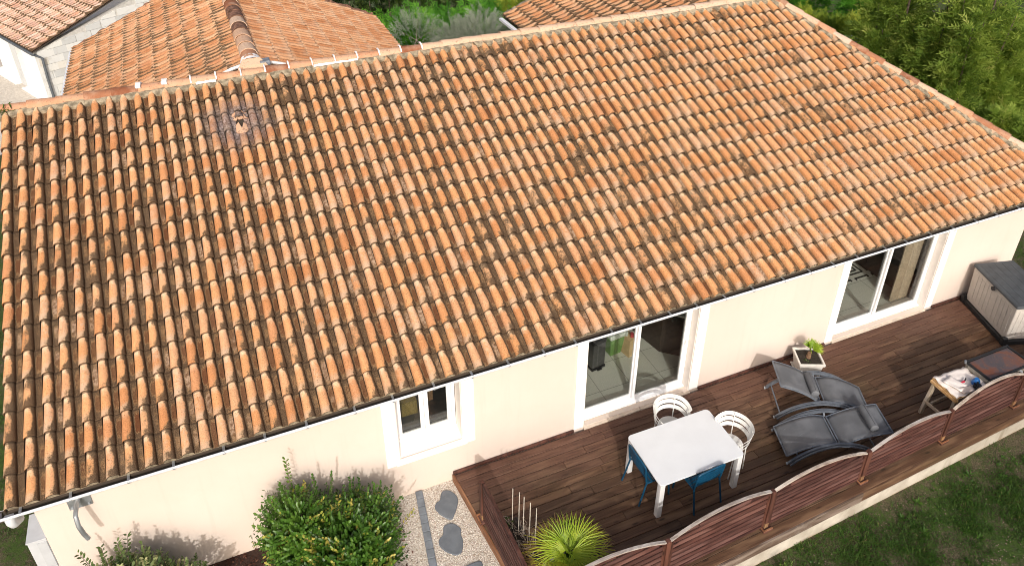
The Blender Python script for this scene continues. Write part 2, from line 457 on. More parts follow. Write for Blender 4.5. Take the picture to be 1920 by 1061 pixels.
class MB:
    def __init__(self): self.v = []; self.f = []; self.uv = None
    def box(self, x0, x1, y0, y1, z0, z1, rz=0.0, piv=None):
        pts = [(x0, y0, z0), (x1, y0, z0), (x1, y1, z0), (x0, y1, z0), (x0, y0, z1), (x1, y0, z1), (x1, y1, z1), (x0, y1, z1)]
        if rz:
            px, py = piv or ((x0 + x1) / 2, (y0 + y1) / 2)
            c, s = math.cos(rz), math.sin(rz)
            pts = [(px + (x - px) * c - (y - py) * s, py + (x - px) * s + (y - py) * c, z) for x, y, z in pts]
        self.hexa(pts); return self
    def hexa(self, pts):
        b = len(self.v); self.v += [tuple(p) for p in pts]
        self.f += [(b, b + 3, b + 2, b + 1), (b + 4, b + 5, b + 6, b + 7), (b, b + 1, b + 5, b + 4), (b + 1, b + 2, b + 6, b + 5), (b + 2, b + 3, b + 7, b + 6), (b + 3, b, b + 4, b + 7)]
        return self
    def bar(self, p0, p1, w, h, up=(0, 0, 1)):
        p0, p1 = Vector(p0), Vector(p1); d = (p1 - p0).normalized()
        u = Vector(up); s = d.cross(u)
        if s.length < 1e-4: s = d.cross(Vector((1, 0, 0)))
        s.normalize(); u = s.cross(d).normalized()
        a, b = s * w / 2, u * h / 2
        self.hexa([p0 - a - b, p0 + a - b, p1 + a - b, p1 - a - b, p0 - a + b, p0 + a + b, p1 + a + b, p1 - a + b]); return self
    def tube(self, pts, r, n=8, caps=True, rr=None):
        pts = [Vector(p) for p in pts]; b = len(self.v); N = len(pts); prev = None
        for i, p in enumerate(pts):
            d = (pts[min(i + 1, N - 1)] - pts[max(i - 1, 0)]).normalized()
            if prev is None:
                s = d.cross(Vector((0, 0, 1)))
                if s.length < 1e-3: s = d.cross(Vector((0, 1, 0)))
            else: s = prev - d * prev.dot(d)
            s.normalize(); prev = s; u = s.cross(d)
            q = rr[i] if rr else r
            for k in range(n):
                a = 2 * math.pi * k / n
                self.v.append(tuple(p + (s * math.cos(a) + u * math.sin(a)) * q))
        for i in range(N - 1):
            for k in range(n):
                k2 = (k + 1) % n
                self.f.append((b + i * n + k, b + i * n + k2, b + (i + 1) * n + k2, b + (i + 1) * n + k))
        if caps:
            self.f.append(tuple(b + k for k in range(n))[::-1]); self.f.append(tuple(b + (N - 1) * n + k for k in range(n)))
        return self
    def strip(self, A, B, th, nrm=None):
        """ribbon between two polylines A and B with thickness th"""
        A = [Vector(p) for p in A]; B = [Vector(p) for p in B]; N = len(A); b = len(self.v)
        for i in range(N):
            t = (A[min(i + 1, N - 1)] - A[max(i - 1, 0)]); n = Vector(nrm) if nrm else t.cross(B[i] - A[i])
            n.normalize(); n = n * th
            for p in (A[i], B[i], B[i] - n, A[i] - n): self.v.append(tuple(p))
        for i in range(N - 1):
            o, q = b + i * 4, b + (i + 1) * 4
            for k in range(4):
                k2 = (k + 1) % 4
                self.f.append((o + k, q + k, q + k2, o + k2))
        self.f.append((b, b + 1, b + 2, b + 3)); e = b + (N - 1) * 4; self.f.append((e + 3, e + 2, e + 1, e))
        return self
    def prism(self, poly, z0, z1):
        b = len(self.v); n = len(poly)
        self.v += [(x, y, z0) for x, y in poly] + [(x, y, z1) for x, y in poly]
        self.f.append(tuple(range(b + n - 1, b - 1, -1))); self.f.append(tuple(range(b + n, b + 2 * n)))
        for i in range(n):
            j = (i + 1) % n; self.f.append((b + i, b + j, b + n + j, b + n + i))
        return self
    def grid(self, P):
        """P[i][j] surface"""
        b = len(self.v); ni, nj = len(P), len(P[0])
        for row in P: self.v += [tuple(p) for p in row]
        for i in range(ni - 1):
            for j in range(nj - 1):
                self.f.append((b + i * nj + j, b + i * nj + j + 1, b + (i + 1) * nj + j + 1, b + (i + 1) * nj + j))
        return self
    def xf(self, Mx):
        self.v = [tuple(Mx @ Vector(p)) for p in self.v]; return self
    def build(self, name, mat, parent=None, smooth=False, auto=40, bevel=0.0, seg=2, origin=None, rnd=None, local=False):
        inv = Matrix.Identity(4) if local else wmat(parent).inverted()
        off = Vector((0, 0, 0))
        vs_ = [inv @ Vector(p) for p in self.v]
        if origin is not None:
            off = inv @ Vector(origin); vs_ = [p - off for p in vs_]
        me = bpy.data.meshes.new(name)
        me.from_pydata([tuple(p) for p in vs_], [], self.f)
        me.validate(); me.update()
        o = link(me, name, mat, parent, smooth, auto)
        if origin is not None:
            o.location = off
            WM[o.name] = wmat(parent) @ Matrix.Translation(off)
        if bevel:
            md = o.modifiers.new('bevel', 'BEVEL'); md.width = bevel; md.segments = seg; md.limit_method = 'ANGLE'; md.angle_limit = R(40)
            md.harden_normals = False
        if rnd is not None: o['rnd'] = float(rnd)
        return o
def npmesh(name, V, F, mat, parent=None, rnd=None, smooth=False):
    """V (n,3) F (m,k) numpy, rnd per face"""
    inv = np.array(wmat(parent).inverted()); V = V @ inv[:3, :3].T + inv[:3, 3]
    me = bpy.data.meshes.new(name); m, k = F.shape
    me.vertices.add(len(V)); me.vertices.foreach_set('co', np.ascontiguousarray(V, np.float32).ravel())
    me.loops.add(m * k); me.loops.foreach_set('vertex_index', np.ascontiguousarray(F, np.int32).ravel())
    me.polygons.add(m); me.polygons.foreach_set('loop_start', np.arange(0, m * k, k, dtype=np.int32)); me.polygons.foreach_set('loop_total', np.full(m, k, np.int32))
    if rnd is not None:
        a = me.attributes.new('rnd', 'FLOAT', 'FACE'); a.data.foreach_set('value', np.ascontiguousarray(rnd, np.float32))
    me.update(calc_edges=True)
    return link(me, name, mat, parent, smooth)
def nrmz(a): return a / np.maximum(np.linalg.norm(a, axis=-1, keepdims=True), 1e-9)
def leafset(P, D, U, L, W, fold=.15):
    """diamond leaves: returns V,F  (2 tris each)"""
    n = len(P); D = nrmz(D); S = nrmz(np.cross(D, U)); U2 = np.cross(S, D)
    L = np.broadcast_to(np.asarray(L), (n,))[:, None]; W = np.broadcast_to(np.asarray(W), (n,))[:, None]
    V = np.empty((n, 4, 3)); V[:, 0] = P; V[:, 1] = P + D * L * .5 + S * W * .5 + U2 * L * fold; V[:, 2] = P + D * L; V[:, 3] = P + D * L * .5 - S * W * .5 + U2 * L * fold
    b = (np.arange(n) * 4)[:, None]
    F = np.concatenate([b + np.array([[0, 1, 2]]), b + np.array([[0, 2, 3]])], 1).reshape(-1, 3)
    return V.reshape(-1, 3), F
def ovalset(P, D, U, L, W, fold=.1):
    n = len(P); D = nrmz(D); S = nrmz(np.cross(D, U)); U2 = np.cross(S, D)
    L = np.broadcast_to(np.asarray(L), (n,))[:, None]; W = np.broadcast_to(np.asarray(W), (n,))[:, None]
    pr = [(0, 0, 0), (.3, .42, 1), (.72, .40, 1), (1, 0, .2), (.72, -.40, 1), (.3, -.42, 1)]
    V = np.empty((n, 6, 3))
    for i, (a, s, u) in enumerate(pr): V[:, i] = P + D * L * a + S * W * s + U2 * L * fold * u
    b = (np.arange(n) * 6)[:, None]
    F = np.concatenate([b + np.array([q]) for q in ((0, 1, 2), (0, 2, 3), (0, 3, 4), (0, 4, 5))], 1).reshape(-1, 3)
    return V.reshape(-1, 3), F
def randdir(n):
    return nrmz(RNG.normal(size=(n, 3)))

# ------------------------------------------------------------------ ground
def gz(x, y):
    return -.45 - 2.6 * min(1.0, max(0.0, (y - 15.7) / 5.0))
mb = MB()
xs = [-400, -60, -20, -8, -3, 0, 3, 6, 9, 12, 15, 18, 22, 28, 40, 80, 400]
ys = [-400, -60, -20, -8, -5, -3, -1, 2, 6, 11, 15.7, 18, 20.7, 25, 30, 40, 80, 400]
mb.grid([[(x, y, gz(x, y)) for x in xs] for y in ys])
g = mb.build('ground', M['ground']); setp(g, kind='structure')
# higher planting level left of the deck, in front of the house
mb = MB(); mb.prism([(.2, -3.4), (6.0, -3.4), (6.0, 0), (.2, 0)], -.6, -.16)
lv = mb.build('planting_bed', M['mulch_bed']); setp(lv, kind='structure')
gp = MB().prism([(4.45, -3.3), (6.3, -3.3), (6.18, -1.5), (6.02, 0), (4.6, 0)], -.3, -.145).build('gravel_path', M['gravel']); setp(gp, kind='structure')

# ------------------------------------------------------------------ house
house = thing('house', 'long cream house under a weathered orange canal-tile roof, deck along its front', 'house', (.73, 0, -.2))
XL, XR, YB, ZT = .732, 18.33, 10.2, 2.36
T = .30
openings = [(5.236, 6.232, .69, 2.08), (8.344, 10.424, .03, 2.16), (13.656, 16.042, .03, 2.16)]
mb = MB()
x = XL
for (a, b, z0, z1) in openings:
    mb.box(x, a, 0, T, -.6, ZT)
    mb.box(a, b, 0, T, -.6, z0)
    mb.box(a, b, 0, T, z1, ZT)
    x = b
mb.box(x, XR, 0, T, -.6, ZT)
mb.box(XL, XL + T, T, YB, -.6, ZT); mb.box(XR - T, XR, T, YB, -.6, ZT); mb.box(XL + T, XR - T, YB - T, YB, -.6, ZT)
mb.build('wall', M['plaster'], house)
# gable triangle at the left end
MB().hexa([(XL, .0, ZT + .002), (XL + T, 0, ZT + .002), (XL + T, 10.5, ZT + .002), (XL, 10.5, ZT + .002), (XL, 5.3, 4.72), (XL + T, 5.3, 4.72), (XL + T, 5.33, 4.72), (XL, 5.33, 4.72)]).build('gable', M['plaster'], house)

def jambs(a, b, z0, z1, name):
    mb = MB()
    mb.box(a, a + .012, .008, T - .05, z0, z1); mb.box(b - .012, b, .008, T - .05, z0, z1); mb.box(a + .012, b - .012, .008, T - .05, z1 - .012, z1)
    mb.build(name, M['jamb'], house)
for (a, b, z0, z1), (lo, ro, zb) in zip(openings, [(5.038, 6.431, .585), (8.16, 10.611, .03), (13.471, 16.234, .03)]):
    jambs(a, b, z0, z1, 'reveal')
    mb = MB(); mb.box(lo, a, -.010, -.0005, zb, ZT - .02); mb.box(b, ro, -.010, -.0005, zb, ZT - .02); mb.box(a, b, -.010, -.0005, z1, ZT - .02)
    if z0 > .5: mb.box(a, b, -.010, -.0005, zb, z0)
    mb.build('surround', M['white'], house)

def glazed(name, a, b, z0, z1, y, nsash, fw, sw, offs=(0, 0)):
    """frame, sashes and panes"""
    root = MB()
    root.box(a, a + fw, y - .035, y + .04, z0, z1); root.box(b - fw, b, y - .035, y + .04, z0, z1)
    root.box(a + fw, b - fw, y - .035, y + .04, z0, z0 + fw); root.box(a + fw, b - fw, y - .035, y + .04, z1 - fw, z1)
    fr = root.build(name, M['pvc'], house, bevel=.004)
    A, B = a + fw, b - fw
    w = (B - A) / nsash
    for i in range(nsash):
        s0, s1 = A + w * i, A + w * (i + 1)
        if nsash == 2 and offs != (0, 0):
            if i == 0: s1 += .02
            else: s0 -= .02
        yy = y + offs[i]
        zz0, zz1 = z0 + fw + .003, z1 - fw - .003
        s0 += .003; s1 -= .003
        m = MB(); m.box(s0, s0 + sw, yy - .018, yy + .018, zz0, zz1); m.box(s1 - sw, s1, yy - .018, yy + .018, zz0, zz1)
        m.box(s0 + sw, s1 - sw, yy - .018, yy + .018, zz0, zz0 + sw); m.box(s0 + sw, s1 - sw, yy - .018, yy + .018, zz1 - sw, zz1)
        m.build('sash', M['pvc'], fr, bevel=.003)
        MB().box(s0 + sw - .004, s1 - sw + .004, yy - .004, yy + .004, zz0 + sw - .004, zz1 - sw + .004).build('pane', M['glass'], fr)
    return fr
wf = glazed('window', 5.25, 6.218, .74, 2.07, .30, 2, .055, .065)
# sloping white sill
MB().hexa([(5.238, .27, .62), (5.17, -.045, .60), (6.29, -.045, .60), (6.228, .27, .62), (5.238, .27, .745), (5.17, -.045, .675), (6.29, -.045, .675), (6.228, .27, .745)]).build('sill', M['white'], wf, bevel=.006)
for (a, b, seam) in ((8.358, 10.41, None), (13.67, 16.028, None)):
    fr = glazed('sliding_door', a, b, .05, 2.14, .20, 2, .05, .055, (.026, -.02))
    # low white upstand under the frame
    MB().box(a, b, .10, .27, .028, .05).build('track', M['pvc'], fr, bevel=.004)
    # stone threshold in two slabs
    mid = (a + b) / 2 + .05
    for s0, s1 in ((a - .012, mid - .003), (mid + .003, b + .035)):
        MB().hexa([(s0, -.045, -.03), (s1, -.045, -.03), (s1, .105, -.03), (s0, .105, -.03), (s0, -.045, .012), (s1, -.045, .012), (s1, .105, .034), (s0, .105, .034)]).build('threshold_slab', M['stone_sill'], fr, bevel=.005)
    MB().tube([(b - .085, .16, 1.0), (b - .085, .125, 1.0), (b - .085, .125, 1.12), (b - .085, .16, 1.12)], .009, 8).build('handle', M['pvc'], fr, smooth=True)

# interior of the house: floor, ceiling, back wall and partitions
mb = MB(); mb.box(XL + T, XR - T, T, 5.6, -.06, 0.0); mb.build('room_floor', M['floor'], house)
mb = MB(); mb.box(XL + T, XR - T, T, 5.6, 2.45, 2.5)
for x0 in (4.2, 7.3, 12.2): mb.box(x0, x0 + .08, T, 5.6, 0.001, 2.45)
mb.box(XL + T, XR - T, 5.6, 5.7, 0.001, 2.45)
mb.build('room_partition', M['interior'], house)

# ---- main roof
YE, ZE, YR, ZR = -.47, 2.4442, 5.3211, 4.9397
XV, XA, XHE = .642, 15.516, 18.86
TH = math.atan2(ZR - ZE, YR - YE)
UPV = Vector((0, math.cos(TH), math.sin(TH))); NV = Vector((0, -math.sin(TH), math.cos(TH)))
SLEN = math.hypot(YR - YE, ZR - ZE)
PW, PL, S0 = .2095, .3854, .0466
NROW, NCOL = 16, 87

def tile_profile(w, back):
    hw, h = (.0715, .084) if not back else (.055, .066)
    xc = .075
    pts = []
    for k in range(9):
        a = math.pi * (1 - k / 8)
        pts.append((xc + hw * math.cos(a), .006 + h * math.sin(a) ** .82))
    pts += [(xc + hw + .007, .009), (.170, .0060), (.193, .0080), (w + .004, .016)]
    return [(p[0] * w / .2095, p[1] * w / .2095) for p in pts]
def tile_mesh(w=PW, pl=PL, lift=.030, th=.015, tail=.05, left_edge=False):
    L = pl + tail
    f, b = tile_profile(w, False), tile_profile(w, True)
    n = len(f)
    V, F, UV = [], [], []
    rows = [(0.0, 0.0), (.14, 1.0), (1.0, 1.0)]
    for (t, _) in rows:
        y = t * L
        for k in range(n):
            x = f[k][0] + (b[k][0] - f[k][0]) * t; z = f[k][1] + (b[k][1] - f[k][1]) * t
            V.append((x, y, z + lift * (1 - y / pl))); UV.append((x / w, y / pl))
    base = len(V)
    for k in range(n):          # front lip
        x, z = f[k]
        V.append((x * .97 + .002, .004, z * .80 + lift - th)); UV.append((x / w, -.04))
    for i in range(len(rows) - 1):
        for k in range(n - 1):
            F.append((i * n + k, i * n + k + 1, (i + 1) * n + k + 1, (i + 1) * n + k))
    for k in range(n - 1): F.append((base + k, base + k + 1, k + 1, k))
    if left_edge:
        b2 = len(V)
        for (t, _) in rows:
            y = t * L; x = f[0][0]
            V.append((x - .004, y, -.085 + lift * (1 - y / pl))); UV.append((0.02, y / pl))
        for i in range(2): F.append((b2 + i, i * n, (i + 1) * n, b2 + i + 1))
    return np.array(V), F, UV
def mesh_uv(name, V, F, UV, rnd=None):
    me = bpy.data.meshes.new(name); me.from_pydata([tuple(v) for v in V], [], F)
    ul = me.uv_layers.new(name='UVMap')
    idx = np.empty(len(me.loops), np.int32); me.loops.foreach_get('vertex_index', idx)
    ul.data.foreach_set('uv', np.asarray(UV, np.float32)[idx].ravel())
    if rnd is not None:
        a = me.attributes.new('rnd', 'FLOAT', 'FACE'); a.data.foreach_set('value', np.asarray(rnd, np.float32))
    me.update(); return me

roof = MB()
NOFF = -.035
def rp(x, s, n=0.0):
    return Vector((x, YE, ZE)) + UPV * s + NV * n
def hipx(s): return XA + (SLEN - s) / SLEN * (XHE - XA)
YBK = 2 * YR - YE
roof.hexa([rp(XV + .03, .03, -.05), rp(hipx(0) - .06, .03, -.05), rp(XA - .05, SLEN - .05, -.05), rp(XV + .03, SLEN - .05, -.05),
           rp(XV + .03, .03, -.004), rp(hipx(0) - .06, .03, -.004), rp(XA - .05, SLEN - .05, -.004), rp(XV + .03, SLEN - .05, -.004)])
roof = roof.build('roof', M['felt'], house)
# hip-end slope and rear slope
def slope_sheet(name, quad, mat, n):
    mb = MB(); mb.grid(quad); o = mb.build(name, mat, house); return o

def place_tile(r, c, jit=True):
    rj = random.Random(r * 1000 + c)
    x = XV - .002 + c * PW; s = S0 + r * PL
    rot = Matrix.Rotation(R(rj.uniform(-.7, .7)), 4, 'Z') @ Matrix.Rotation(R(rj.uniform(-.5, .5)), 4, 'X')
    B = Matrix(((1, 0, 0, 0), (0, UPV.y, NV.y, 0), (0, UPV.z, NV.z, 0), (0, 0, 0, 1)))
    p = rp(x + rj.uniform(-.004, .004), s + rj.uniform(-.007, .007), rj.uniform(-.001, .003))
    return Matrix.Translation(p) @ B @ rot, rj.random()
tv, tf, tuv = tile_mesh()
tvl, tfl, tuvl = tile_mesh(left_edge=True)
camv = cam.location
hip_n = Vector((0, 1, 0)).cross(Vector((1, 0, 0)))
cells = []
for r in range(NROW):
    for c in range(NCOL):
        x = XV + c * PW; s = S0 + r * PL
        hx = hipx(s + PL * .5)
        if x > hx + .12: continue
        cross = x + PW > hipx(s + PL) - .02
        p = rp(x + PW / 2, s + PL / 2)
        d = (p - camv)
        # inside the picture?
        f = Vector((math.sin(R(23.095)) * math.cos(R(29.974)), math.cos(R(23.095)) * math.cos(R(29.974)), -math.sin(R(29.974))))
        rt = Vector((math.cos(R(23.095)), -math.sin(R(23.095)), 0)); up = rt.cross(f)
        dep = d.dot(f); px = 960 + 1447.3 * d.dot(rt) / dep; py = 323.4 - 1447.3 * d.dot(up) / dep
        vis = 0 < px < 1920 and 0 < py < 1061
        cells.append((r, c, cross, vis, d.length))
BROKEN = min(cells, key=lambda q: (rp(XV + (q[1] + .4) * PW, S0 + (q[0] + .5) * PL) - Vector(SOOT)).length)[:2]
cand = sorted([q for q in cells if q[3] and not q[2] and (q[0], q[1]) != BROKEN], key=lambda q: q[4])[:300]
single = {(q[0], q[1]) for q in cand}
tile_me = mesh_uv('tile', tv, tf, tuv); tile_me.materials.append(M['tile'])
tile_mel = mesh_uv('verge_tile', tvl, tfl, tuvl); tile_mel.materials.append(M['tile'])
for me in (tile_me, tile_mel):
    me.polygons.foreach_set('use_smooth', [True] * len(me.polygons)); me.set_sharp_from_angle(angle=R(38))
inv_roof = wmat(roof).inverted()
AV, AF, AUV, AR = [], [], [], []
HV, HF, HUV, HR = [], [], [], []
def put(lists, V, F, UV, mw, rv):
    v, f, u, rr = lists; b = len(v)
    mn = np.array(mw); v.extend(map(tuple, V @ mn[:3, :3].T + mn[:3, 3])); f.extend([tuple(i + b for i in q) for q in F]); u.extend(UV); rr.extend([rv] * len(F))
for (r, c, cross, vis, dist) in cells:
    mw, rv = place_tile(r, c)
    if (r, c) == BROKEN: continue
    if (r, c) in single:
        o = bpy.data.objects.new('roof_tile', tile_mel if c == 0 else tile_me); COL.objects.link(o)
        o.parent = roof; o.matrix_local = inv_roof @ mw; o['rnd'] = rv
    else:
        V_, F_, U_ = (tvl, tfl, tuvl) if c == 0 else (tv, tf, tuv)
        put((HV, HF, HUV, HR) if cross else (AV, AF, AUV, AR), V_, F_, U_, mw, rv)
import bmesh
def merged_tiles(name, lists, mat, parent, cuts=(), kind='stuff'):
    v, f, u, rr = lists
    inv = np.array(wmat(parent).inverted()); vv = np.array(v) @ inv[:3, :3].T + inv[:3, 3]
    me = mesh_uv(name, vv, f, u, rr)
    if cuts:
        bm = bmesh.new(); bm.from_mesh(me)
        for co, no in cuts:
            co = wmat(parent).inverted() @ Vector(co)
            bmesh.ops.bisect_plane(bm, geom=bm.verts[:] + bm.edges[:] + bm.faces[:], plane_co=co, plane_no=Vector(no), clear_outer=True)
        bm.to_mesh(me); bm.free()
    o = link(me, name, mat, parent, True, 38)
    if kind: o['kind'] = kind
    return o
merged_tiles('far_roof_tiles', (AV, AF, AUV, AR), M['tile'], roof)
hdir = Vector((XHE - XA, -(YR - YE), 0)).normalized(); hno = Vector((-hdir.y, hdir.x, 0))
if hno.x < 0: hno = -hno
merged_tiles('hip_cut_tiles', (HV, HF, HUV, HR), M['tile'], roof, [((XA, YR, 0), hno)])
# broken tile: jagged shards and a dark hole
mw, rv = place_tile(*BROKEN)
mb = MB()
def shard(mb, pts, h=.06, th=.012):
    b = len(mb.v)
    pts = [(.075 + (x - .068) * 1.4, .03 + (y - .03) * 1.4) for x, y in pts]
    for (x, y) in pts:
        a = (x - .075) / .101; z = h * math.sqrt(max(0.02, 1 - a * a)) + .02
        mb.v.append(tuple(mw @ Vector((x, y, z))))
    for (x, y) in pts:
        a = (x - .075) / .101; z = h * math.sqrt(max(0.02, 1 - a * a)) + .02 - th
        mb.v.append(tuple(mw @ Vector((x, y, z))))
    n = len(pts); mb.f.append(tuple(range(b, b + n)))
    for i in range(n): mb.f.append((b + i, b + n + i, b + n + (i + 1) % n, b + (i + 1) % n))
P = [(.0, -.03), (.02, -.06), (.068, -.075), (.115, -.055), (.135, -.02), (.13, .06), (.10, .09), (.075, .015), (.045, .10), (.01, .08)]
for i in range(len(P) - 1):
    if i < 4: shard(mb, [P[i], P[i + 1], (.068, .0)], .075)
shard(mb, [(.0, -.03), (.068, .0), (.045, .10), (.01, .08)], .075); shard(mb, [(.068, .0), (.135, -.02), (.13, .06), (.10, .09), (.078, .02)], .075)
rb = random.Random(3)
for k in range(9):
    cx, cy = rb.uniform(.0, .14), rb.uniform(.12, .30); s = rb.uniform(.018, .04)
    q = [(cx + s * math.cos(a + k) * rb.uniform(.6, 1.2), cy + s * math.sin(a + k) * rb.uniform(.6, 1.2)) for a in (0, 1.5, 3.0, 4.6)]
    shard(mb, q, .028)
me_ = mb.build('broken_tile', M['cap'], roof, rnd=.35); me_['label'] = 'broken clay tile with loose shards below the ridge'
Vc, Fc, Uc = tile_mesh(pl=PL * .35, tail=0.0)
put_l = ([], [], [], [])
put(put_l, Vc, Fc, Uc, mw @ Matrix.Translation((0, PL * .68, -.004)), .5)
chan = np.array(tv); ids = [i for i, p in enumerate(tuv) if p[0] > .6]
merged_tiles('roof_tile', put_l, M['tile'], roof, kind=None)
# channel part of the broken tile
mb = MB(); mb.hexa([mw @ Vector(p) for p in ((.135, 0, -.01), (.215, 0, -.01), (.215, .4, -.02), (.135, .4, -.02), (.135, 0, .03), (.215, 0, .034), (.215, .4, .008), (.135, .4, .006))]).build('tile_channel', M['tile'], roof, rnd=.3)

# hip-end slope and rear slope as solid tiled sheets (away from the picture)
AP = Vector((XA, YR, ZR)); E1 = Vector((XHE, YE, ZE)); E2 = Vector((XHE, YBK, ZE)); RL = Vector((XV, YR, ZR)); BL = Vector((XV, YBK, ZE))
dz = Vector((0, 0, -.02))
mb = MB(); mb.v = [tuple(p + dz) for p in (AP, E1, E2, RL, BL)]; mb.f = [(0, 1, 2), (0, 2, 4, 3)]
mb.build('rear_roof_slope', M['tile_wing'], house)

# ridge and hip caps
def cap_row(p0, p1, n, rad, mat, parent, name='ridge_tile', seed=1, over=.03, pick=None, lift=0.0):
    p0, p1 = Vector(p0), Vector(p1); d = (p1 - p0); L = d.length / n; d.normalize()
    side = d.cross(Vector((0, 0, 1))).normalized(); up = side.cross(d).normalized(); rr = random.Random(seed); out = []
    for i in range(n):
        a = p0 + d * L * i; mb = MB(); r0, r1 = rad * rr.uniform(.95, 1.0), rad * rr.uniform(1.04, 1.10)
        rows = []
        jx = rr.uniform(-.008, .008); jz = rr.uniform(-.006, .006) + lift
        for t, r_ in ((0, r1), (.15, r1 * .985), (1.0, r0)):
            q = a + d * (t * (L + over)) + side * jx + up * jz
            rows.append([q + side * (r_ * math.cos(w)) + up * (r_ * .8 * math.sin(w) - (.0 if t < .9 else .012)) for w in [math.pi * k / 10 for k in range(11)]])
        # inner lip gives thickness at the open end
        rows.insert(0, [a + side * jx + up * jz + d * .002 + side * ((r1 - .016) * math.cos(w)) + up * ((r1 - .016) * .8 * math.sin(w)) for w in [math.pi * k / 10 for k in range(11)]])
        mb.grid(rows)
        o = mb.build(name, pick(i) if pick else mat, parent, smooth=True, auto=50, rnd=rr.random()); out.append(o)
    return out
def mortar_strip(p0, p1, off0, off1, nrm, amp, parent, mat, seed, n=220, th=.03):
    """rough bedding mortar along a ridge: ribbon with an uneven lower edge"""
    p0, p1 = Vector(p0), Vector(p1); d = p1 - p0; off0, off1, nrm = Vector(off0), Vector(off1), Vector(nrm); rr = random.Random(seed)
    rows = [[], [], [], []]
    for i in range(n + 1):
        q = p0 + d * (i / n); s = amp * (.5 * math.sin(i * .9 + rr.uniform(-.4, .4)) + rr.uniform(-.5, .5))
        k = off1.normalized()
        rows[0].append(q + off0 + nrm * (th + rr.uniform(0, .012)))
        rows[1].append(q + (off0 + off1) * .5 + nrm * (th + rr.uniform(0, .016)))
        rows[2].append(q + off1 + k * s + nrm * (th * .8 + rr.uniform(0, .012)))
        rows[3].append(q + off1 + k * (s + .012) + nrm * (-.03))
    mb = MB(); mb.grid(rows); return mb.build('ridge_mortar', mat, parent, smooth=True, auto=60)
ridge0, ridge1 = Vector((XV - .03, YR, ZR + .015)), Vector((XA, YR, ZR + .015))
capmats = lambda i: M['cap']
caps = cap_row(ridge0, ridge1, 37, .105, M['cap'], roof, seed=4, pick=capmats, lift=.012)
for i, o in enumerate(caps):
    if i in (3, 4, 10, 16): o['rnd'] = .02 + .05 * (i % 2)
    elif i < 17: o['rnd'] = .16 + .28 * o['rnd']
    else: o['rnd'] = .45 + .55 * o['rnd']
mortar_strip(ridge0, ridge1, -UPV * .06, -UPV * .19, NV, .02, roof, M['mortar'], 5, th=.055)
mortar_strip(ridge0, ridge1, Vector((0, .06, -.02)), Vector((0, .2, -.09)), Vector((0, .4, .9)), .02, roof, M['mortar'], 6)
# white pointing at some cap joints
Lc = (ridge1 - ridge0).length / 37
for i in (5, 6, 7, 8, 9, 10, 11, 12, 13, 14, 15, 16, 17):
    a = ridge0 + Vector((1, 0, 0)) * Lc * i; wide = .05 if i in (5, 6) else .013
    mb = MB(); r_ = .122 if i in (5, 6) else .119
    A, B = [], []
    for k in range(9):
        w = math.pi * (.08 + .60 * k / 8) if i > 6 else math.pi * (.2 + .6 * k / 8)
        off = Vector((0, -math.cos(w) * r_, math.sin(w) * r_ * .82 + .012))
        A.append(a + off + Vector((-wide * random.uniform(.6, 1.1) + .01, 0, 0))); B.append(a + off + Vector((wide * random.uniform(.6, 1.1) + .01, 0, 0)))
    mb.strip(A, B, .02); mb.build('pointing', M['mortar_white'], roof)
for i0, i1 in ((12.05, 14.0), (7.2, 8.0)):
    a = ridge0 + Vector((1, 0, 0)) * Lc * i0; b = ridge0 + Vector((1, 0, 0)) * Lc * i1
    mb = MB(); A = [a.lerp(b, k / 12) + -UPV * (.10 + random.uniform(-.01, .01)) + NV * .085 for k in range(13)]; B = [a.lerp(b, k / 12) + -UPV * (.135 + random.uniform(-.012, .012)) + NV * .07 for k in range(13)]
    mb.strip(A, B, .02); mb.build('pointing', M['mortar_white'], roof)
hipA, hipB = Vector((XA + .02, YR - .02, ZR + .02)), Vector((XHE, YE, ZE + .05))
cap_row(hipB, hipA, 18, .105, M['cap'], roof, name='hip_tile', seed=9, lift=.02)
hoff = (Vector((-1, 0, 0)) * 1.0 + Vector((0, 0, 0)))
mortar_strip(hipA, hipB, Vector((-.06, 0, .0)), Vector((-.20, 0, .0)), NV, .03, roof, M['mortar'], 12, th=.05)
mortar_strip(hipA, hipB, Vector((.06, 0, -.04)), Vector((.2, 0, -.14)), Vector((.55, 0, .83)), .02, roof, M['mortar'], 13)
MB().hexa([rp(XV + .03, .055, -.05), rp(XHE - .1, .055, -.05), rp(XHE - .1, .11, -.05), rp(XV + .03, .11, -.05), rp(XV + .03, .055, .028), rp(XHE - .1, .055, .028), rp(XHE - .1, .11, .02), rp(XV + .03, .11, .02)]).build('eave_mortar', M['mortar'], roof)
# verge board and eave board
MB().hexa([rp(XV + .035, 0.05, -.14), rp(XV + .06, 0.05, -.14), rp(XV + .06, SLEN, -.14), rp(XV + .035, SLEN, -.14), rp(XV + .035, 0.05, -.055), rp(XV + .06, 0.05, -.055), rp(XV + .06, SLEN, -.055), rp(XV + .035, SLEN, -.055)]).build('verge_board', M['white'], roof)
MB().box(XV + .06, XHE - .4, YE + .06, 0, 2.362, 2.375).build('soffit', M['white'], house)

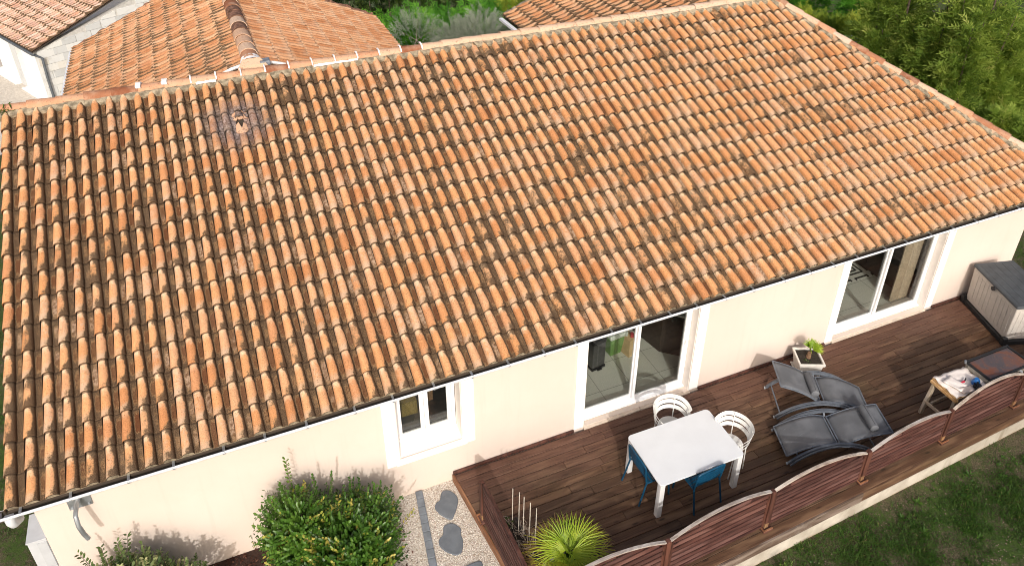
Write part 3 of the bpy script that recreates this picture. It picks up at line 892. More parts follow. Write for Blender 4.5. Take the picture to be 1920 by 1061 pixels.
# gutter
gy, gzc, gr = -.446, 2.450, .068
mb = MB()
prof = [(gy - gr * math.cos(a), gzc - gr * math.sin(a)) for a in [math.pi * k / 12 for k in range(13)]]
profi = [(gy - (gr - .008) * math.cos(a), gzc - (gr - .008) * math.sin(a)) for a in [math.pi * k / 12 for k in range(13)]]
gx0, gx1 = XV - .06, XHE + .1
mb.grid([[(gx0, y, z) for y, z in prof], [(gx1, y, z) for y, z in prof]])
mb.tube([(gx0, gy - gr - .002, gzc + .004), (gx1, gy - gr - .002, gzc + .004)], .016, 8)
gut = mb.build('gutter', M['gutter'], house, smooth=True)
MB().grid([[(gx1, y, z) for y, z in profi], [(gx0, y, z) for y, z in profi]]).build('gutter_lining', M['gutter_in'], gut, smooth=True)
mb = MB(); b0 = [(gx0 - .002, y, z) for y, z in prof]; mb.v = b0 + [(gx0 + .01, y, z) for y, z in prof]; n = len(b0)
mb.f = [tuple(range(n)), tuple(range(2 * n - 1, n - 1, -1))] + [(i, i + n, i + n + 1, i + 1) for i in range(n - 1)]
mb.build('end_cap', M['gutter'], gut)
xb = .78; k = 0
rb = random.Random(8)
while xb < XHE - .3:
    MB().box(xb, xb + .03, gy - gr - .004, YE + .10, gzc + .013, gzc + .020).box(xb, xb + .03, gy - gr - .016, gy - gr - .012, gzc - .02, gzc + .014).build('gutter_bracket', M['zinc'], gut)
    xb += rb.uniform(.48, .62)
# outlet elbow at the left end
MB().tube([(.66, gy + .0, gzc - .05), (.66, gy, gzc - .14), (.655, gy + .06, gzc - .24), (.655, gy + .22, gzc - .36)], .055, 14).build('outlet', M['gutter'], gut, smooth=True)

# ---- rear wings
def wing(name, xr, zr, xe, ze, y0, y1, side, mat, w, pl, cutx=None, seed=0, rows=None):
    """tiled slope falling from ridge (xr,zr) to eave (xe,ze) between y0 and y1"""
    rr = random.Random(seed)
    eave = Vector((xe, 0, ze)); up = (Vector((xr, 0, zr)) - eave); L = up.length; up.normalize()
    across = Vector((0, -1, 0)) if side < 0 else Vector((0, 1, 0))
    nrm = across.cross(up).normalized()
    ystart = y1 if side < 0 else y0
    ncol = int(abs(y1 - y0) / w); nr = int(L / pl) + 1
    V_, F_, U_ = tile_mesh(w, pl, .022, .016, .03)
    li = ([], [], [], [])
    B = Matrix(((across.x, up.x, nrm.x, 0), (across.y, up.y, nrm.y, 0), (across.z, up.z, nrm.z, 0), (0, 0, 0, 1)))
    for i in range(nr):
        for j in range(ncol):
            p = eave + Vector((0, ystart, 0)) + across * (j * w + rr.uniform(-.004, .004)) + up * (i * pl + rr.uniform(-.008, .008)) + nrm * rr.uniform(0, .006)
            put(li, V_, F_, U_, Matrix.Translation(p) @ B @ Matrix.Rotation(R(rr.uniform(-1.2, 1.2)), 4, 'Z'), rr.random())
    base = MB(); a0, a1 = Vector((xe, y0, ze)) - nrm * .06, Vector((xe, y1, ze)) - nrm * .06
    b0, b1 = Vector((xr, y0, zr)) - nrm * .06, Vector((xr, y1, zr)) - nrm * .06
    base.hexa([a0, a1, b1, b0, a0 + nrm * .05, a1 + nrm * .05, b1 + nrm * .05, b0 + nrm * .05])
    o = base.build(name, M['felt'], house)
    cut = [((xr, 0, 0), (1 if side < 0 else -1, 0, 0))]
    merged_tiles('wing_tiles', li, mat, o, cut)
    return o
W1 = wing('wing_roof', 4.48, 5.0, .85, 3.3, 5.42, 12.75, -1, M['tile_wing'], .175, .36, seed=21)
W1b = wing('wing_roof', 4.48, 5.0, 8.2, 3.3, 5.42, 12.4, 1, M['tile_wing'], .175, .36, seed=22)
W2 = wing('wing_roof', 15.45, 4.95, 11.48, 3.3, 5.42, 10.95, -1, M['tile_wing'], .21, .40, seed=23)
# wing walls
mb = MB(); mb.box(1.2, 7.85, 9.9, 12.4, -.6, 3.18); mb.build('wing_wall', M['plaster'], house)
mb = MB(); mb.box(11.8, 18.0, 9.9, 10.75, -.6, 3.18); mb.build('wing_wall', M['plaster'], house)
MB().hexa([(1.3, 12.3, 3.185), (7.8, 12.3, 3.185), (7.8, 12.38, 3.185), (1.3, 12.38, 3.185), (4.45, 12.3, 4.80), (4.50, 12.3, 4.80), (4.50, 12.38, 4.80), (4.45, 12.38, 4.80)]).build('wing_gable', M['plaster'], house)
# wing ridge caps with dark weathering, and verge mortar
def wpick(i): return M['cap_dark'] if i in (4, 6, 7, 12) else M['cap']
for o in cap_row((4.47, 5.62, 5.03), (4.48, 12.7, 5.03), 18, .15, M['cap_dark'], W1, seed=31, pick=wpick, lift=.02): pass
def rough_edge(p0, p1, parent, mat, seed, w=.10, h=.07, n=40):
    p0, p1 = Vector(p0), Vector(p1); d = (p1 - p0); side = d.cross(Vector((0, 0, 1))).normalized(); rr = random.Random(seed); rows = []
    for i in range(n + 1):
        q = p0 + d * (i / n); a = w * rr.uniform(.7, 1.3); hh = h * rr.uniform(.6, 1.4)
        rows.append([q - side * a + Vector((0, 0, -.08)), q - side * a * .8 + Vector((0, 0, hh * .6)), q + Vector((0, 0, hh)), q + side * a * .8 + Vector((0, 0, hh * .6)), q + side * a + Vector((0, 0, -.05))])
    mb = MB(); mb.grid(rows); return mb.build('verge_mortar', mat, parent, smooth=True, auto=70)
rough_edge((.85, 12.75, 3.32), (4.48, 12.75, 5.02), W1, M['cap_dark'], 1)
rough_edge((8.2, 12.4, 3.32), (4.48, 12.4, 5.02), W1b, M['cap_dark'], 2)
rough_edge((11.48, 10.95, 3.34), (15.45, 10.95, 4.97), W2, M['mortar'], 3)
for x_, y0, y1 in ((.83, 6.5, 12.75), (11.44, 6.5, 10.95), (8.22, 6.5, 12.4)):
    MB().box(x_ - .10, x_ + .0, y0, y1, 3.21, 3.285).build('wing_gutter', M['gutter'], house, bevel=.01)
# white pointing and lead where the wing ridge meets the main ridge
mb = MB(); rows = []
rr = random.Random(5)
for i in range(9):
    w = math.pi * i / 8
    rows.append([Vector((4.47 - .185 * math.cos(w) + rr.uniform(-.01, .01), 5.62 + dy + rr.uniform(-.02, .02), 5.02 + .155 * math.sin(w))) for dy in (-.10, 0.0, .11)])
mb.grid(rows); mb.build('pointing', M['mortar_white'], W1, smooth=True)
MB().hexa([(4.2, 5.40, 4.99), (4.75, 5.40, 4.99), (4.70, 5.55, 5.02), (4.25, 5.55, 5.02), (4.25, 5.41, 5.08), (4.70, 5.41, 5.08), (4.62, 5.55, 5.15), (4.33, 5.55, 5.15)]).build('ridge_plug', M['cap'], W1, rnd=.6)
MB().box(4.60, 4.78, 5.415, 5.60, 5.02, 5.11).build('lead_flashing', M['lead'], W1, bevel=.02)
for s_, q in ((-1, ((4.30, 5.60, 5.02), (3.95, 5.50, 4.95))), (1, ((4.66, 5.62, 5.02), (5.05, 5.66, 4.90)))):
    MB().tube([q[0], ((q[0][0] + q[1][0]) / 2, (q[0][1] + q[1][1]) / 2, (q[0][2] + q[1][2]) / 2 + .015), q[1]], .03, 6).build('pointing', M['mortar_white'], W1, smooth=True)

# ------------------------------------------------------------------ wall-mounted service bracket
t = thing('pipe_bracket', 'galvanised plate with a bent grey pipe fixed to the cream wall under the gutter', 'bracket', (1.22, -.005, 1.8))
MB().box(1.09, 1.35, -.018, -.0015, 1.74, 1.98).build('plate', M['zinc'], t, bevel=.004)
MB().tube([(1.22, -.018, 1.90), (1.215, -.14, 1.93), (1.20, -.26, 1.88), (1.205, -.31, 1.76), (1.225, -.32, 1.62), (1.25, -.315, 1.50)], .028, 12).build('pipe', M['zinc'], t, smooth=True)
mb = MB()
for bx, bz in ((1.125, 1.775), (1.315, 1.775), (1.125, 1.945), (1.315, 1.945)): mb.tube([(bx, -.016, bz), (bx, -.034, bz)], .014, 6)
mb.build('bolt', M['alu_cap'], t)
# white cabinet against the left end wall
t = thing('utility_cabinet', 'tall pale grey utility cabinet against the left end of the house', 'cabinet', (.5, .2, -.45))
MB().box(.515, .728, .0, .43, -.45, 1.375).build('body', M['cabinet'], t, bevel=.004)
MB().box(.505, .731, -.012, .44, 1.378, 1.398).build('top', M['cabinet'], t, bevel=.004)
MB().box(.612, .722, -.009, -.002, -.40, 1.34).build('door', M['cabinet_top'], t, bevel=.002)

# ------------------------------------------------------------------ deck
deck = bpy.data.objects.new('deck', None); COL.objects.link(deck); WM[deck.name] = Matrix.Identity(4); deck['kind'] = 'structure'
BW, GAP = .145, .008
def left_x(y): return 6.05 - .097 * y
def front_y(x): return -2.87 + .0405 * (x - 9.81)
y1 = -.052; row = 0
rb = random.Random(12)
XEND = 19.6
known = {2: [9.02], 3: [7.9], 4: [8.15, 13.1], 5: [8.95], 7: [9.55, 15.0]}
while y1 > -2.62:
    y0 = y1 - BW + GAP
    cuts = [left_x((y0 + y1) / 2)]
    xx = cuts[0] + rb.uniform(1.4, 3.4)
    while xx < XEND - .6:
        cuts.append(xx); xx += rb.uniform(2.0, 4.2)
    cuts.append(XEND)
    for i in range(len(cuts) - 1):
        a, b = cuts[i] + .002, cuts[i + 1] - .002
        la, lb = (left_x(y0), left_x(y1)) if i == 0 else (a, a)
        dz_ = rb.uniform(-.0015, .0015)
        mb = MB(); mb.hexa([(la, y0, -.028 + dz_), (b, y0, -.028 + dz_), (b, y1, -.028 + dz_), (lb, y1, -.028 + dz_), (la, y0, dz_), (b, y0, dz_), (b, y1, dz_), (lb, y1, dz_)])
        mb.build('deck_board', M['deck'], deck, bevel=.006, seg=1, origin=((la + b) / 2, (y0 + y1) / 2, 0))
    y1 -= BW; row += 1
ylast = y1
# tapered boards and front edge board that follow the skewed front
xa = left_x(-2.75)
for lo_off, hi_off in ((.145, None), (0.0, .139)):
    a, b = xa, XEND
    if hi_off is None:
        pts = [(a, front_y(a) + lo_off), (b, front_y(b) + lo_off), (b, ylast), (a, ylast)]
        if pts[1][1] > ylast: pts = [(a, front_y(a) + lo_off), (9.81 + (ylast - lo_off + 2.87) / .0405, ylast), (a, ylast)]
    else:
        pts = [(a, front_y(a) + lo_off), (b, front_y(b) + lo_off), (b, front_y(b) + hi_off), (a, front_y(a) + hi_off)]
    zt = .0 if hi_off is None else .003
    MB().prism(pts, -.026, zt).build('deck_board', M['deck'], deck, bevel=.004, seg=1, origin=((a + b) / 2, -2.6, 0))
# joists and dark underside
mb = MB()
xj = 6.4
while xj < XEND: mb.box(xj, xj + .05, -2.45, -.06, -.13, -.030); xj += .5
mb.build('joists', M['felt'], deck)
MB().prism([(left_x(-2.8) + .03, front_y(left_x(-2.8)) + .05), (XEND, front_y(XEND) + .05), (XEND, -.04), (left_x(0) + .03, -.04)], -.29, -.28).build('underlay', M['felt'], deck)
# fascia boards along the front, three lengths, and the side board
for a, b in ((left_x(-2.9), 8.3), (8.303, 11.70), (11.703, XEND)):
    dzz = .004 if a > 8 and a < 9 else 0
    MB().prism([(a, front_y(a) - .030 - dzz), (b, front_y(b) - .030 - dzz), (b, front_y(b) - .003), (a, front_y(a) - .003)], -.185, -.004).build('fascia_board', M['fascia'] if a < 11 else M['deck'], deck, bevel=.003, seg=1, origin=((a + b) / 2, -2.9, 0))
MB().prism([(left_x(-.03) - .032, -.03), (left_x(-2.88) - .032, -2.88), (left_x(-2.88) - .004, -2.88), (left_x(-.03) - .004, -.03)], -.16, .004).build('side_board', M['fascia_side'], deck, bevel=.003, seg=1, origin=(6.1, -1.4, 0))
# skirting strip against the wall
for a, b in ((6.04, 8.155), (10.615, 13.468), (16.237, XR)):
    MB().box(a, b, -.045, -.013, .003, .055).build('skirting', M['red_dark'], deck, bevel=.004, seg=1, origin=((a + b) / 2, -.03, 0))
# rendered concrete base under the deck front
cw = setp(MB().prism([(left_x(-2.8) - .02, front_y(left_x(-2.8)) - .035), (XEND, front_y(XEND) - .035), (XEND, front_y(XEND) + .12), (left_x(-2.8) - .02, front_y(left_x(-2.8)) + .12)], -.8, -.19).build('concrete_wall', M['concrete']), 'low stained concrete wall carrying the front edge of the wooden deck', 'wall')

# ------------------------------------------------------------------ fence panels and posts
def fence_panel(p0, p1, e0, apex, e1, zb, label, nsl=9, capmat='cap_rail'):
    """arched louvre panel between two posts, p0,p1 in plan"""
    p0, p1 = Vector((*p0, 0)), Vector((*p1, 0)); d = p1 - p0; L = d.length; d.normalize(); nn = Vector((-d.y, d.x, 0))
    t = thing('louvre_fence', label, 'fence', tuple(p0.lerp(p1, .5)), math.atan2(d.y, d.x), group='arched louvre panels of the deck fence')
    def top(s):
        base = e0 + (e1 - e0) * s
        rise = apex - (e0 + e1) / 2
        return base + rise * (1 - (2 * s - 1) ** 2)
    N = 22
    A = [p0 + d * (L * i / N) + Vector((0, 0, top(i / N))) - nn * .022 for i in range(N + 1)]; B = [q + nn * .042 for q in A]
    MB().strip(B, A, .020).build('cap_rail', M[capmat], t)
    C1 = [q - Vector((0, 0, .028)) + nn * .008 for q in A]; C2 = [q + nn * .040 for q in C1]
    MB().strip(C2, C1, .030).build('arch_frame', M['red'], t)
    for s in (0, 1):
        q = p0 + d * (L * s + (.022 if s == 0 else -.022))
        MB().bar(q + Vector((0, 0, zb)), q + Vector((0, 0, top(s) - .03)), .042, .045, up=tuple(d)).build('stile', M['red_dark'], t)
    MB().bar(p0 + d * .045 + Vector((0, 0, zb + .02)), p1 - d * .045 + Vector((0, 0, zb + .02)), .045, .04).build('bottom_rail', M['red'], t)
    pitch = (max(apex, e0, e1) - zb) / nsl
    for layer in (0, 1):
        for k in range(1, nsl + 2):
            z = zb + .045 + (k - .5 - .5 * layer) * pitch
            ss = [i / 60 for i in range(61) if top(i / 60) - .055 > z]
            if len(ss) < 4: continue
            s0, s1 = max(min(ss), .045 / L), min(max(ss), 1 - .045 / L)
            if s1 - s0 < .12: continue
            rr = random.Random(k * 7 + int(L * 100) + layer)
            a, b = p0 + d * (L * s0), p0 + d * (L * s1)
            h = pitch * .60; z += rr.uniform(-.004, .004)
            f0 = -nn * (.020 - .026 * layer); f1 = f0 + nn * .004
            mb = MB()
            mb.hexa([a + f0 + Vector((0, 0, z - h / 2)), b + f0 + Vector((0, 0, z - h / 2)), b + f0 + nn * .012 + Vector((0, 0, z - h / 2)), a + f0 + nn * .012 + Vector((0, 0, z - h / 2)),
                     a + f1 + Vector((0, 0, z + h / 2)), b + f1 + Vector((0, 0, z + h / 2)), b + f1 + nn * .012 + Vector((0, 0, z + h / 2)), a + f1 + nn * .012 + Vector((0, 0, z + h / 2))])
            mb.build('slat', M['red'], t, origin=(a + b) / 2)
    return t
def fence_post(x, y, h, rz, label):
    t = thing('fence_post', label, 'post', (x, y, 0), rz, group='posts of the deck fence')
    MB().box(-.036, .036, -.036, .036, .13, h).build('shaft', M['red_dark'], t, bevel=.006, local=True)
    MB().box(-.030, .030, -.030, .030, h, h + .018).build('cap', M['red_dark'], t, bevel=.006, local=True)
    MB().box(-.034, .034, -.034, .034, .03, .13).build('foot', M['post_foot'], t, local=True)
    mb = MB(); mb.box(-.085, .085, -.085, .085, .003, .032); mb.build('base_plate', M['red'], t, bevel=.004, local=True)
    mb = MB(); mb.box(-.085, -.062, -.085, .085, .032, .05); mb.box(-.062, .085, -.085, -.062, .032, .05); mb.build('base_trim', M['fascia_side'], t, bevel=.003, local=True)
    return t
def fy(x): return -2.755 + .0405 * (x - 8.16)
FR = math.atan(.0405)
posts = [(8.13, .80), (9.92, .80), (11.82, .66), (13.62, .69), (15.38, .72), (17.15, .75)]
plabel = ['dark red fence post at the near left, beyond the potted palm', 'dark red fence post just right of the table with pale bare foot', 'dark red fence post beside the loungers, where the fascia boards join', 'dark red fence post in front of the raw wood workbench', 'dark red fence post in front of the rusty griddle', 'dark red fence post outside the right edge']
for (x_, h_), lb in zip(posts[:5], plabel): fence_post(x_, fy(x_) - .005, h_, FR, lb)
pn = [(6.42, 8.09, .98, 1.04, .78, 'arched red louvre panel nearest the camera, in front of the potted palm'),
      (8.17, 9.88, .77, .945, .80, 'arched red louvre panel in front of the white table'),
      (9.96, 11.78, .77, .86, .62, 'arched red louvre panel between the table and the loungers'),
      (11.86, 13.58, .61, .80, .67, 'arched red louvre panel in front of the grey loungers'),
      (13.66, 15.34, .67, .925, .74, 'arched red louvre panel in front of the workbench and griddle'),
      (15.42, 17.11, .70, .92, .72, 'arched red louvre panel at the far right end of the deck')]
for a, b, e0, ap, e1, lb in pn: fence_panel((a, fy(a)), (b, fy(b)), e0, ap, e1, .06, lb)
fence_post(6.185, -.95, .82, R(-87), 'dark red fence post at the left edge of the deck by the gravel')
fence_panel((6.225, -2.70), (6.19, -1.0), .86, .90, .82, .06, 'red louvre panel along the left end of the deck', nsl=9, capmat='red_dark')

# ------------------------------------------------------------------ table and chairs
TBX, TBY, TBR = 9.272, -1.483, -.014
t = thing('dining_table', 'rectangular white metal table with rounded corners on the deck', 'table', (TBX, TBY, 0), TBR)
hw, hd, rc = .735, .488, .07
poly = []
for cx, cy, a0 in ((hw - rc, hd - rc, 0), (-hw + rc, hd - rc, 90), (-hw + rc, -hd + rc, 180), (hw - rc, -hd + rc, 270)):
    for k in range(7): a = R(a0 + 15 * k); poly.append((cx + rc * math.cos(a), cy + rc * math.sin(a)))
MB().prism(poly, .715, .74).build('tabletop', M['tableW'], t, local=True, bevel=.004)
mb = MB(); i_ = .055
mb.box(-hw + i_, hw - i_, -hd + i_, -hd + i_ + .025, .655, .713); mb.box(-hw + i_, hw - i_, hd - i_ - .025, hd - i_, .655, .713)
mb.box(-hw + i_, -hw + i_ + .025, -hd + i_ + .026, hd - i_ - .026, .655, .713); mb.box(hw - i_ - .025, hw - i_, -hd + i_ + .026, hd - i_ - .026, .655, .713)
mb.build('apron', M['tableLeg'], t, local=True)
for sx in (-1, 1):
    for sy in (-1, 1):
        cx, cy = sx * (hw - .06), sy * (hd - .06); poly = []
        for k in range(16):
            a = 2 * math.pi * k / 16; q = 1 / max(abs(math.cos(a)), abs(math.sin(a))) ** .75
            poly.append((cx + .043 * q * math.cos(a), cy + .043 * q * math.sin(a)))
        MB().prism(poly, .0, .70).build('leg', M['tableLeg'], t, local=True, smooth=True, auto=50)

def white_chair(x, y, rz, label):
    """round-backed metal chair, opens to local -y"""
    t = thing('white_chair', label, 'chair', (x, y, 0), rz, group='round-backed white chairs at the table')
    mb = MB(); mb.prism([(.21 * math.cos(2 * math.pi * k / 28), .21 * math.sin(2 * math.pi * k / 28)) for k in range(28)], .448, .462)
    mb.build('seat', M['chairW'], t, local=True, bevel=.004)
    for i, z in enumerate((.60, .70, .795)):
        rad = .255 + .014 * i; A, B = [], []
        for k in range(29):
            a = R(-22 + 224 * k / 28); ex = .05 if (k < 4 or k > 24) else 0
            zz = z - .06 * max(0, (abs(k - 14) - 8) / 6) ** 1.4
            c, s = math.cos(a) * rad, math.sin(a) * rad * 1.0
            A.append((c, s, zz)); B.append((c * 1.12, s * 1.12, zz + .052))
        MB().strip(A, B, .005).build('back_band', M['chairW'], t, local=True, smooth=True, auto=60)
    for a in (45, 135):
        c, s = math.cos(R(a)), math.sin(R(a))
        MB().tube([(c * .26, s * .26, 0), (c * .245, s * .245, .45), (c * .27, s * .27, .62), (c * .292, s * .292, .845)], .0095, 8).build('leg', M['chairW'], t, local=True, smooth=True)
    for a in (-12, 192):
        c, s = math.cos(R(a)), math.sin(R(a))
        MB().tube([(c * .25, s * .25 - .10, 0), (c * .24, s * .24 - .06, .45), (c * .262, s * .262, .60), (c * .272, s * .272, .735)], .0095, 8).build('leg', M['chairW'], t, local=True, smooth=True)
    return t
white_chair(9.44, -.88, R(5), 'white round-backed chair between the table and the near glass door')
white_chair(10.09, -1.54, R(-88), 'white round-backed chair at the right end of the table')
def blue_chair(x, y, rz, label):
    """slatted bistro chair; back at local y=0, seat towards +y"""
    t = thing('blue_chair', label, 'chair', (x, y, 0), rz, group='blue metal chairs at the table')
    for s in (-1, 1):
        q = s * .235
        MB().tube([(q * 1.07, -.07, 0), (q, .03, .44), (q, .01, .56), (q, -.02, .79)], .014, 10).build('leg', M['blue'], t, local=True, smooth=True)
        MB().tube([(q * 1.04, .46, 0), (q, .42, .43), (q, .38, .448), (q, .03, .44)], .014, 10).build('leg', M['blue'], t, local=True, smooth=True)
    MB().tube([(-.235, -.02, .79), (-.20, -.024, .815), (.20, -.024, .815), (.235, -.02, .79)], .014, 10).build('top_rail', M['blue'], t, local=True, smooth=True)
    for k in range(4):
        z = .60 + .052 * k
        MB().strip([(-.228, .005 - .1 * (z - .58), z), (0, -.020 - .1 * (z - .58), z), (.228, .005 - .1 * (z - .58), z)][::-1], [(-.228, .002 - .1 * (z - .58), z + .043), (0, -.024 - .1 * (z - .58), z + .043), (.228, .002 - .1 * (z - .58), z + .043)][::-1], .005).build('back_slat', M['blue'], t, local=True)
    for k in range(7):
        yy = .05 + .055 * k
        MB().box(-.225, .225, yy, yy + .044, .448, .456).build('seat_slat', M['blue'], t, local=True)
    return t
blue_chair(9.34, -2.03, R(3), 'blue metal chair at the front long side of the white table')
blue_chair(8.49, -1.41, R(-90), 'blue metal chair at the left short end of the white table')

# ------------------------------------------------------------------ sun loungers
def lounger(x, y, rz, back_ang, label, pillow):
    """local +x head side; origin at frame centre"""
    t = thing('sun_lounger', label, 'sun lounger', (x, y, 0), rz, group='grey sling sun loungers')
    for s in (-1, 1):
        pts = []
        for k in range(17):
            u = k / 16; xx = -.78 + 1.56 * u
            pts.append((xx, s * .335, .03 + .385 * (1 - (2 * u - 1) ** 2) ** .9))
        A = [(p[0], p[1] - .017, p[2] + .015) for p in pts]; B = [(p[0], p[1] + .017, p[2] + .015) for p in pts]
        fr = MB().strip(A, B, .034).build('arched_rail', M['alu'], t, local=True, smooth=True, auto=50)
        pts2 = [(p[0] * .97, p[1] + s * .045, p[2] - .006) for p in pts]
        MB().strip([(p[0], p[1] - .010, p[2] + .013) for p in pts2], [(p[0], p[1] + .010, p[2] + .013) for p in pts2], .026).build('arched_rail', M['alu'], t, local=True, smooth=True, auto=50)
        for e in (0, 16): MB().tube([(pts[e][0] * 1.0, pts[e][1], pts[e][2] + .0), (pts[e][0] * 1.025, pts[e][1], pts[e][2] - .004)], .024, 8).build('end_cap', M['alu_cap'], t, local=True)
        MB().bar((.02, s * .30, .335), (.02, s * .345, .375), .03, .02).build('hinge', M['alu'], t, local=True)
    # seat sling: low at the foot end, rising to the hinge, gently dished
    def sheet(P, name, mat):
        rows = []
        for (xx, zz) in P:
            rows.append([(xx, yy, zz - .018 * (1 - (yy / .285) ** 2)) for yy in [-.285 + .57 * j / 8 for j in range(9)]])
        top = MB().grid(rows); b = len(top.v)
        o = top.build(name, mat, t, local=True, smooth=True)
        md = o.modifiers.new('solid', 'SOLIDIFY'); md.thickness = .008
        return o
    seat = [(-.80 + .79 * k / 10, .15 + .23 * math.sin(math.pi * .5 * min(1, (k / 10) * 1.25)) * (1 if k < 8 else 1 - .14 * (k - 8) / 2)) for k in range(11)]
    sheet(seat, 'seat_sling', M['sling'])
    ca, sa = math.cos(back_ang), math.sin(back_ang)
    back = []
    for k in range(11):
        l = .82 * k / 10; bow = .05 * math.sin(math.pi * k / 10) * -1
        back.append((.045 + l * ca + bow * sa, .325 + l * sa - bow * ca * 1.0))
    sheet(back, 'back_sling', M['sling'])
    for s in (-1, 1):
        MB().tube([(p[0], s * .295, p[1]) for p in back], .013, 8).build('back_frame', M['alu'], t, local=True, smooth=True)
        MB().tube([(p[0], s * .295, p[1]) for p in seat], .013, 8).build('seat_frame', M['alu'], t, local=True, smooth=True)
    for (q, nm) in ((seat[0], 'foot_bar'), (seat[-1], 'hinge_bar'), (back[0], 'hinge_bar'), (back[-1], 'head_bar')):
        MB().tube([(q[0], -.295, q[1]), (q[0], .295, q[1])], .014, 8).build(nm, M['alu'], t, local=True, smooth=True)
    MB().tube([(.70, -.33, .11), (.70, .33, .11)], .014, 8).build('cross_bar', M['alu'], t, local=True, smooth=True)
    MB().tube([(-.62, -.33, .15), (-.62, .33, .15)], .014, 8).build('cross_bar', M['alu'], t, local=True, smooth=True)
    if back_ang > .5:   # adjusting rack and prop under the raised back
        for s in (-1, 1):
            MB().box(.25, .68, s * .30 - .012, s * .30 + .012, .12, .145).build('rack', M['alu'], t, local=True)
        MB().tube([(.45, -.29, .14), (.30, -.28, .36 + .35 * sa), (.30, .28, .36 + .35 * sa), (.45, .29, .14)], .011, 8).build('prop', M['alu'], t, local=True, smooth=True)
    q = back[pillow]
    nx, nz = -sa, ca
    MB().tube([(q[0] + nx * .062, yy, q[1] + nz * .062 + (.0)) for yy in (-.235, -.22, -.10, 0, .10, .22, .235)], .07, 14, rr=[.045, .068, .072, .072, .072, .068, .045]).build('pillow', M['sling'], t, local=True, smooth=True)
    if back_ang > .5:
        MB().tube([(q[0] + nx * .14, -.12, q[1] + nz * .13), (q[0] + nx * .13 + .02, .02, q[1] + nz * .10), (back[6][0] + nx * .02, .22, back[6][1] + .02)], .005, 6).build('strap', M['black'], t, local=True, smooth=True)
    else:
        MB().tube([(q[0] + nx * .06, .2, q[1] + nz * .138), (q[0] + nx * .06, -.2, q[1] + nz * .138)], .003, 5).build('strap', M['black'], t, local=True, smooth=True)
    return t
# head towards the left for the far lounger (raised back), towards the right for the near one
l1 = lounger(12.27, -1.13, math.pi + R(-26), R(27), 'grey sling lounger with its back raised, nearer the planter', 2)
l2 = lounger(11.83, -1.88, R(-19.5), R(17), 'grey sling lounger lying almost flat with a roll pillow, beside the fence', 7)

# ------------------------------------------------------------------ planter with small palm
def fan(P, axis, nrm, rad, n, spread, w, droop, rv, VV, FF, RR):
    axis = np.array(axis, float); axis /= np.linalg.norm(axis); nrm = np.array(nrm, float); nrm -= axis * (nrm @ axis); nrm /= np.linalg.norm(nrm); side = np.cross(axis, nrm)
    for k in range(n):
        a = spread * ((k + .5) / n - .5) * 2
        d = axis * math.cos(a) + side * math.sin(a)
        L = rad * (.80 + .2 * math.cos(a * .55)) * random.uniform(.9, 1.06)
        s = np.cross(d, nrm); segs = 4; b = len(VV)
        dr = droop * random.uniform(.6, 1.5)
        for i in range(segs + 1):
            u = i / segs; c = np.array(P) + d * L * u - np.array([0, 0, 1]) * dr * L * u ** 2.2 + nrm * .02 * math.sin(u * 3)
            ww = w * (.35 + .9 * math.sin(math.pi * min(1, u * .9 + .08))) * (1 - u ** 4)
            fold = nrm * ww * .5
            VV.append(c - s * ww); VV.append(c - fold); VV.append(c + s * ww)
        for i in range(segs):
            o = b + i * 3
            for q in ((0, 1, 4, 3), (1, 2, 5, 4)):
                FF.append([o + x for x in q]); RR.append(min(1, max(0, rv + random.uniform(-.08, .08) + (.16 if i == segs - 1 else 0) * (1 if rv > .5 else .5))))
t = thing('planter', 'square off-white planter on a saucer against the wall between the two doors', 'planter', (12.66, -.43, 0), R(-24))
def sqtub(z0, z1, h0, h1, th, floor, name, mat, parent):
    mb = MB()
    o0 = [(-h0, -h0, z0), (h0, -h0, z0), (h0, h0, z0), (-h0, h0, z0)]; o1 = [(-h1, -h1, z1), (h1, -h1, z1), (h1, h1, z1), (-h1, h1, z1)]
    i1 = [(-h1 + th, -h1 + th, z1), (h1 - th, -h1 + th, z1), (h1 - th, h1 - th, z1), (-h1 + th, h1 - th, z1)]; hf = h0 + (h1 - h0) * (floor - z0) / (z1 - z0) - th
    i0 = [(-hf, -hf, floor), (hf, -hf, floor), (hf, hf, floor), (-hf, hf, floor)]
    mb.v = o0 + o1 + i1 + i0
    for a, b in ((0, 4), (4, 8), (8, 12)):
        for k in range(4): mb.f.append((a + k, a + (k + 1) % 4, b + (k + 1) % 4, b + k))
    mb.f += [(12, 13, 14, 15), (3, 2, 1, 0)]
    return mb.build(name, mat, parent, local=True, bevel=.006)
sqtub(.0, .045, .195, .215, .012, .012, 'saucer', M['pot'], t)
sqtub(.018, .325, .165, .208, .012, .05, 'pot', M['pot'], t)
sqtub(.325, .375, .228, .232, .035, .328, 'rim', M['pot'], t)
MB().box(-.187, .187, -.187, .187, .335, .348).build('soil', M['soil'], t, local=True)
sp = thing('small_palm', 'small fan palm growing in the square planter by the wall', 'palm', (12.66, -.43, .32), 0)
MB().tube([(12.66, -.43, .31), (12.655, -.43, .38), (12.67, -.425, .46)], .04, 10, rr=[.05, .042, .03]).build('trunk', M['trunk_palm'], sp, smooth=True)
VV, FF, RR = [], [], []
random.seed(21)
for k, (ax, rv) in enumerate((((.5, .35, .55), .18), ((.1, .35, .8), .15), ((.45, -.25, .6), .25), ((-.3, -.1, .75), .22), ((.75, .05, .35), .32))):
    base = np.array([12.665, -.427, .46]); tip_ = base + np.array(ax) * .10
    fan(tip_, ax, (-ax[0] * .6, -ax[1] * .6 - .4, .8), .20, 13, 1.0, .009, .06, rv, VV, FF, RR)
npmesh('fronds', np.array(VV), np.array(FF), M['palm'], sp, RR)
P_ = np.array([[12.55, -.48, .32]]) + RNG.normal(size=(30, 3)) * [.03, .03, .012]
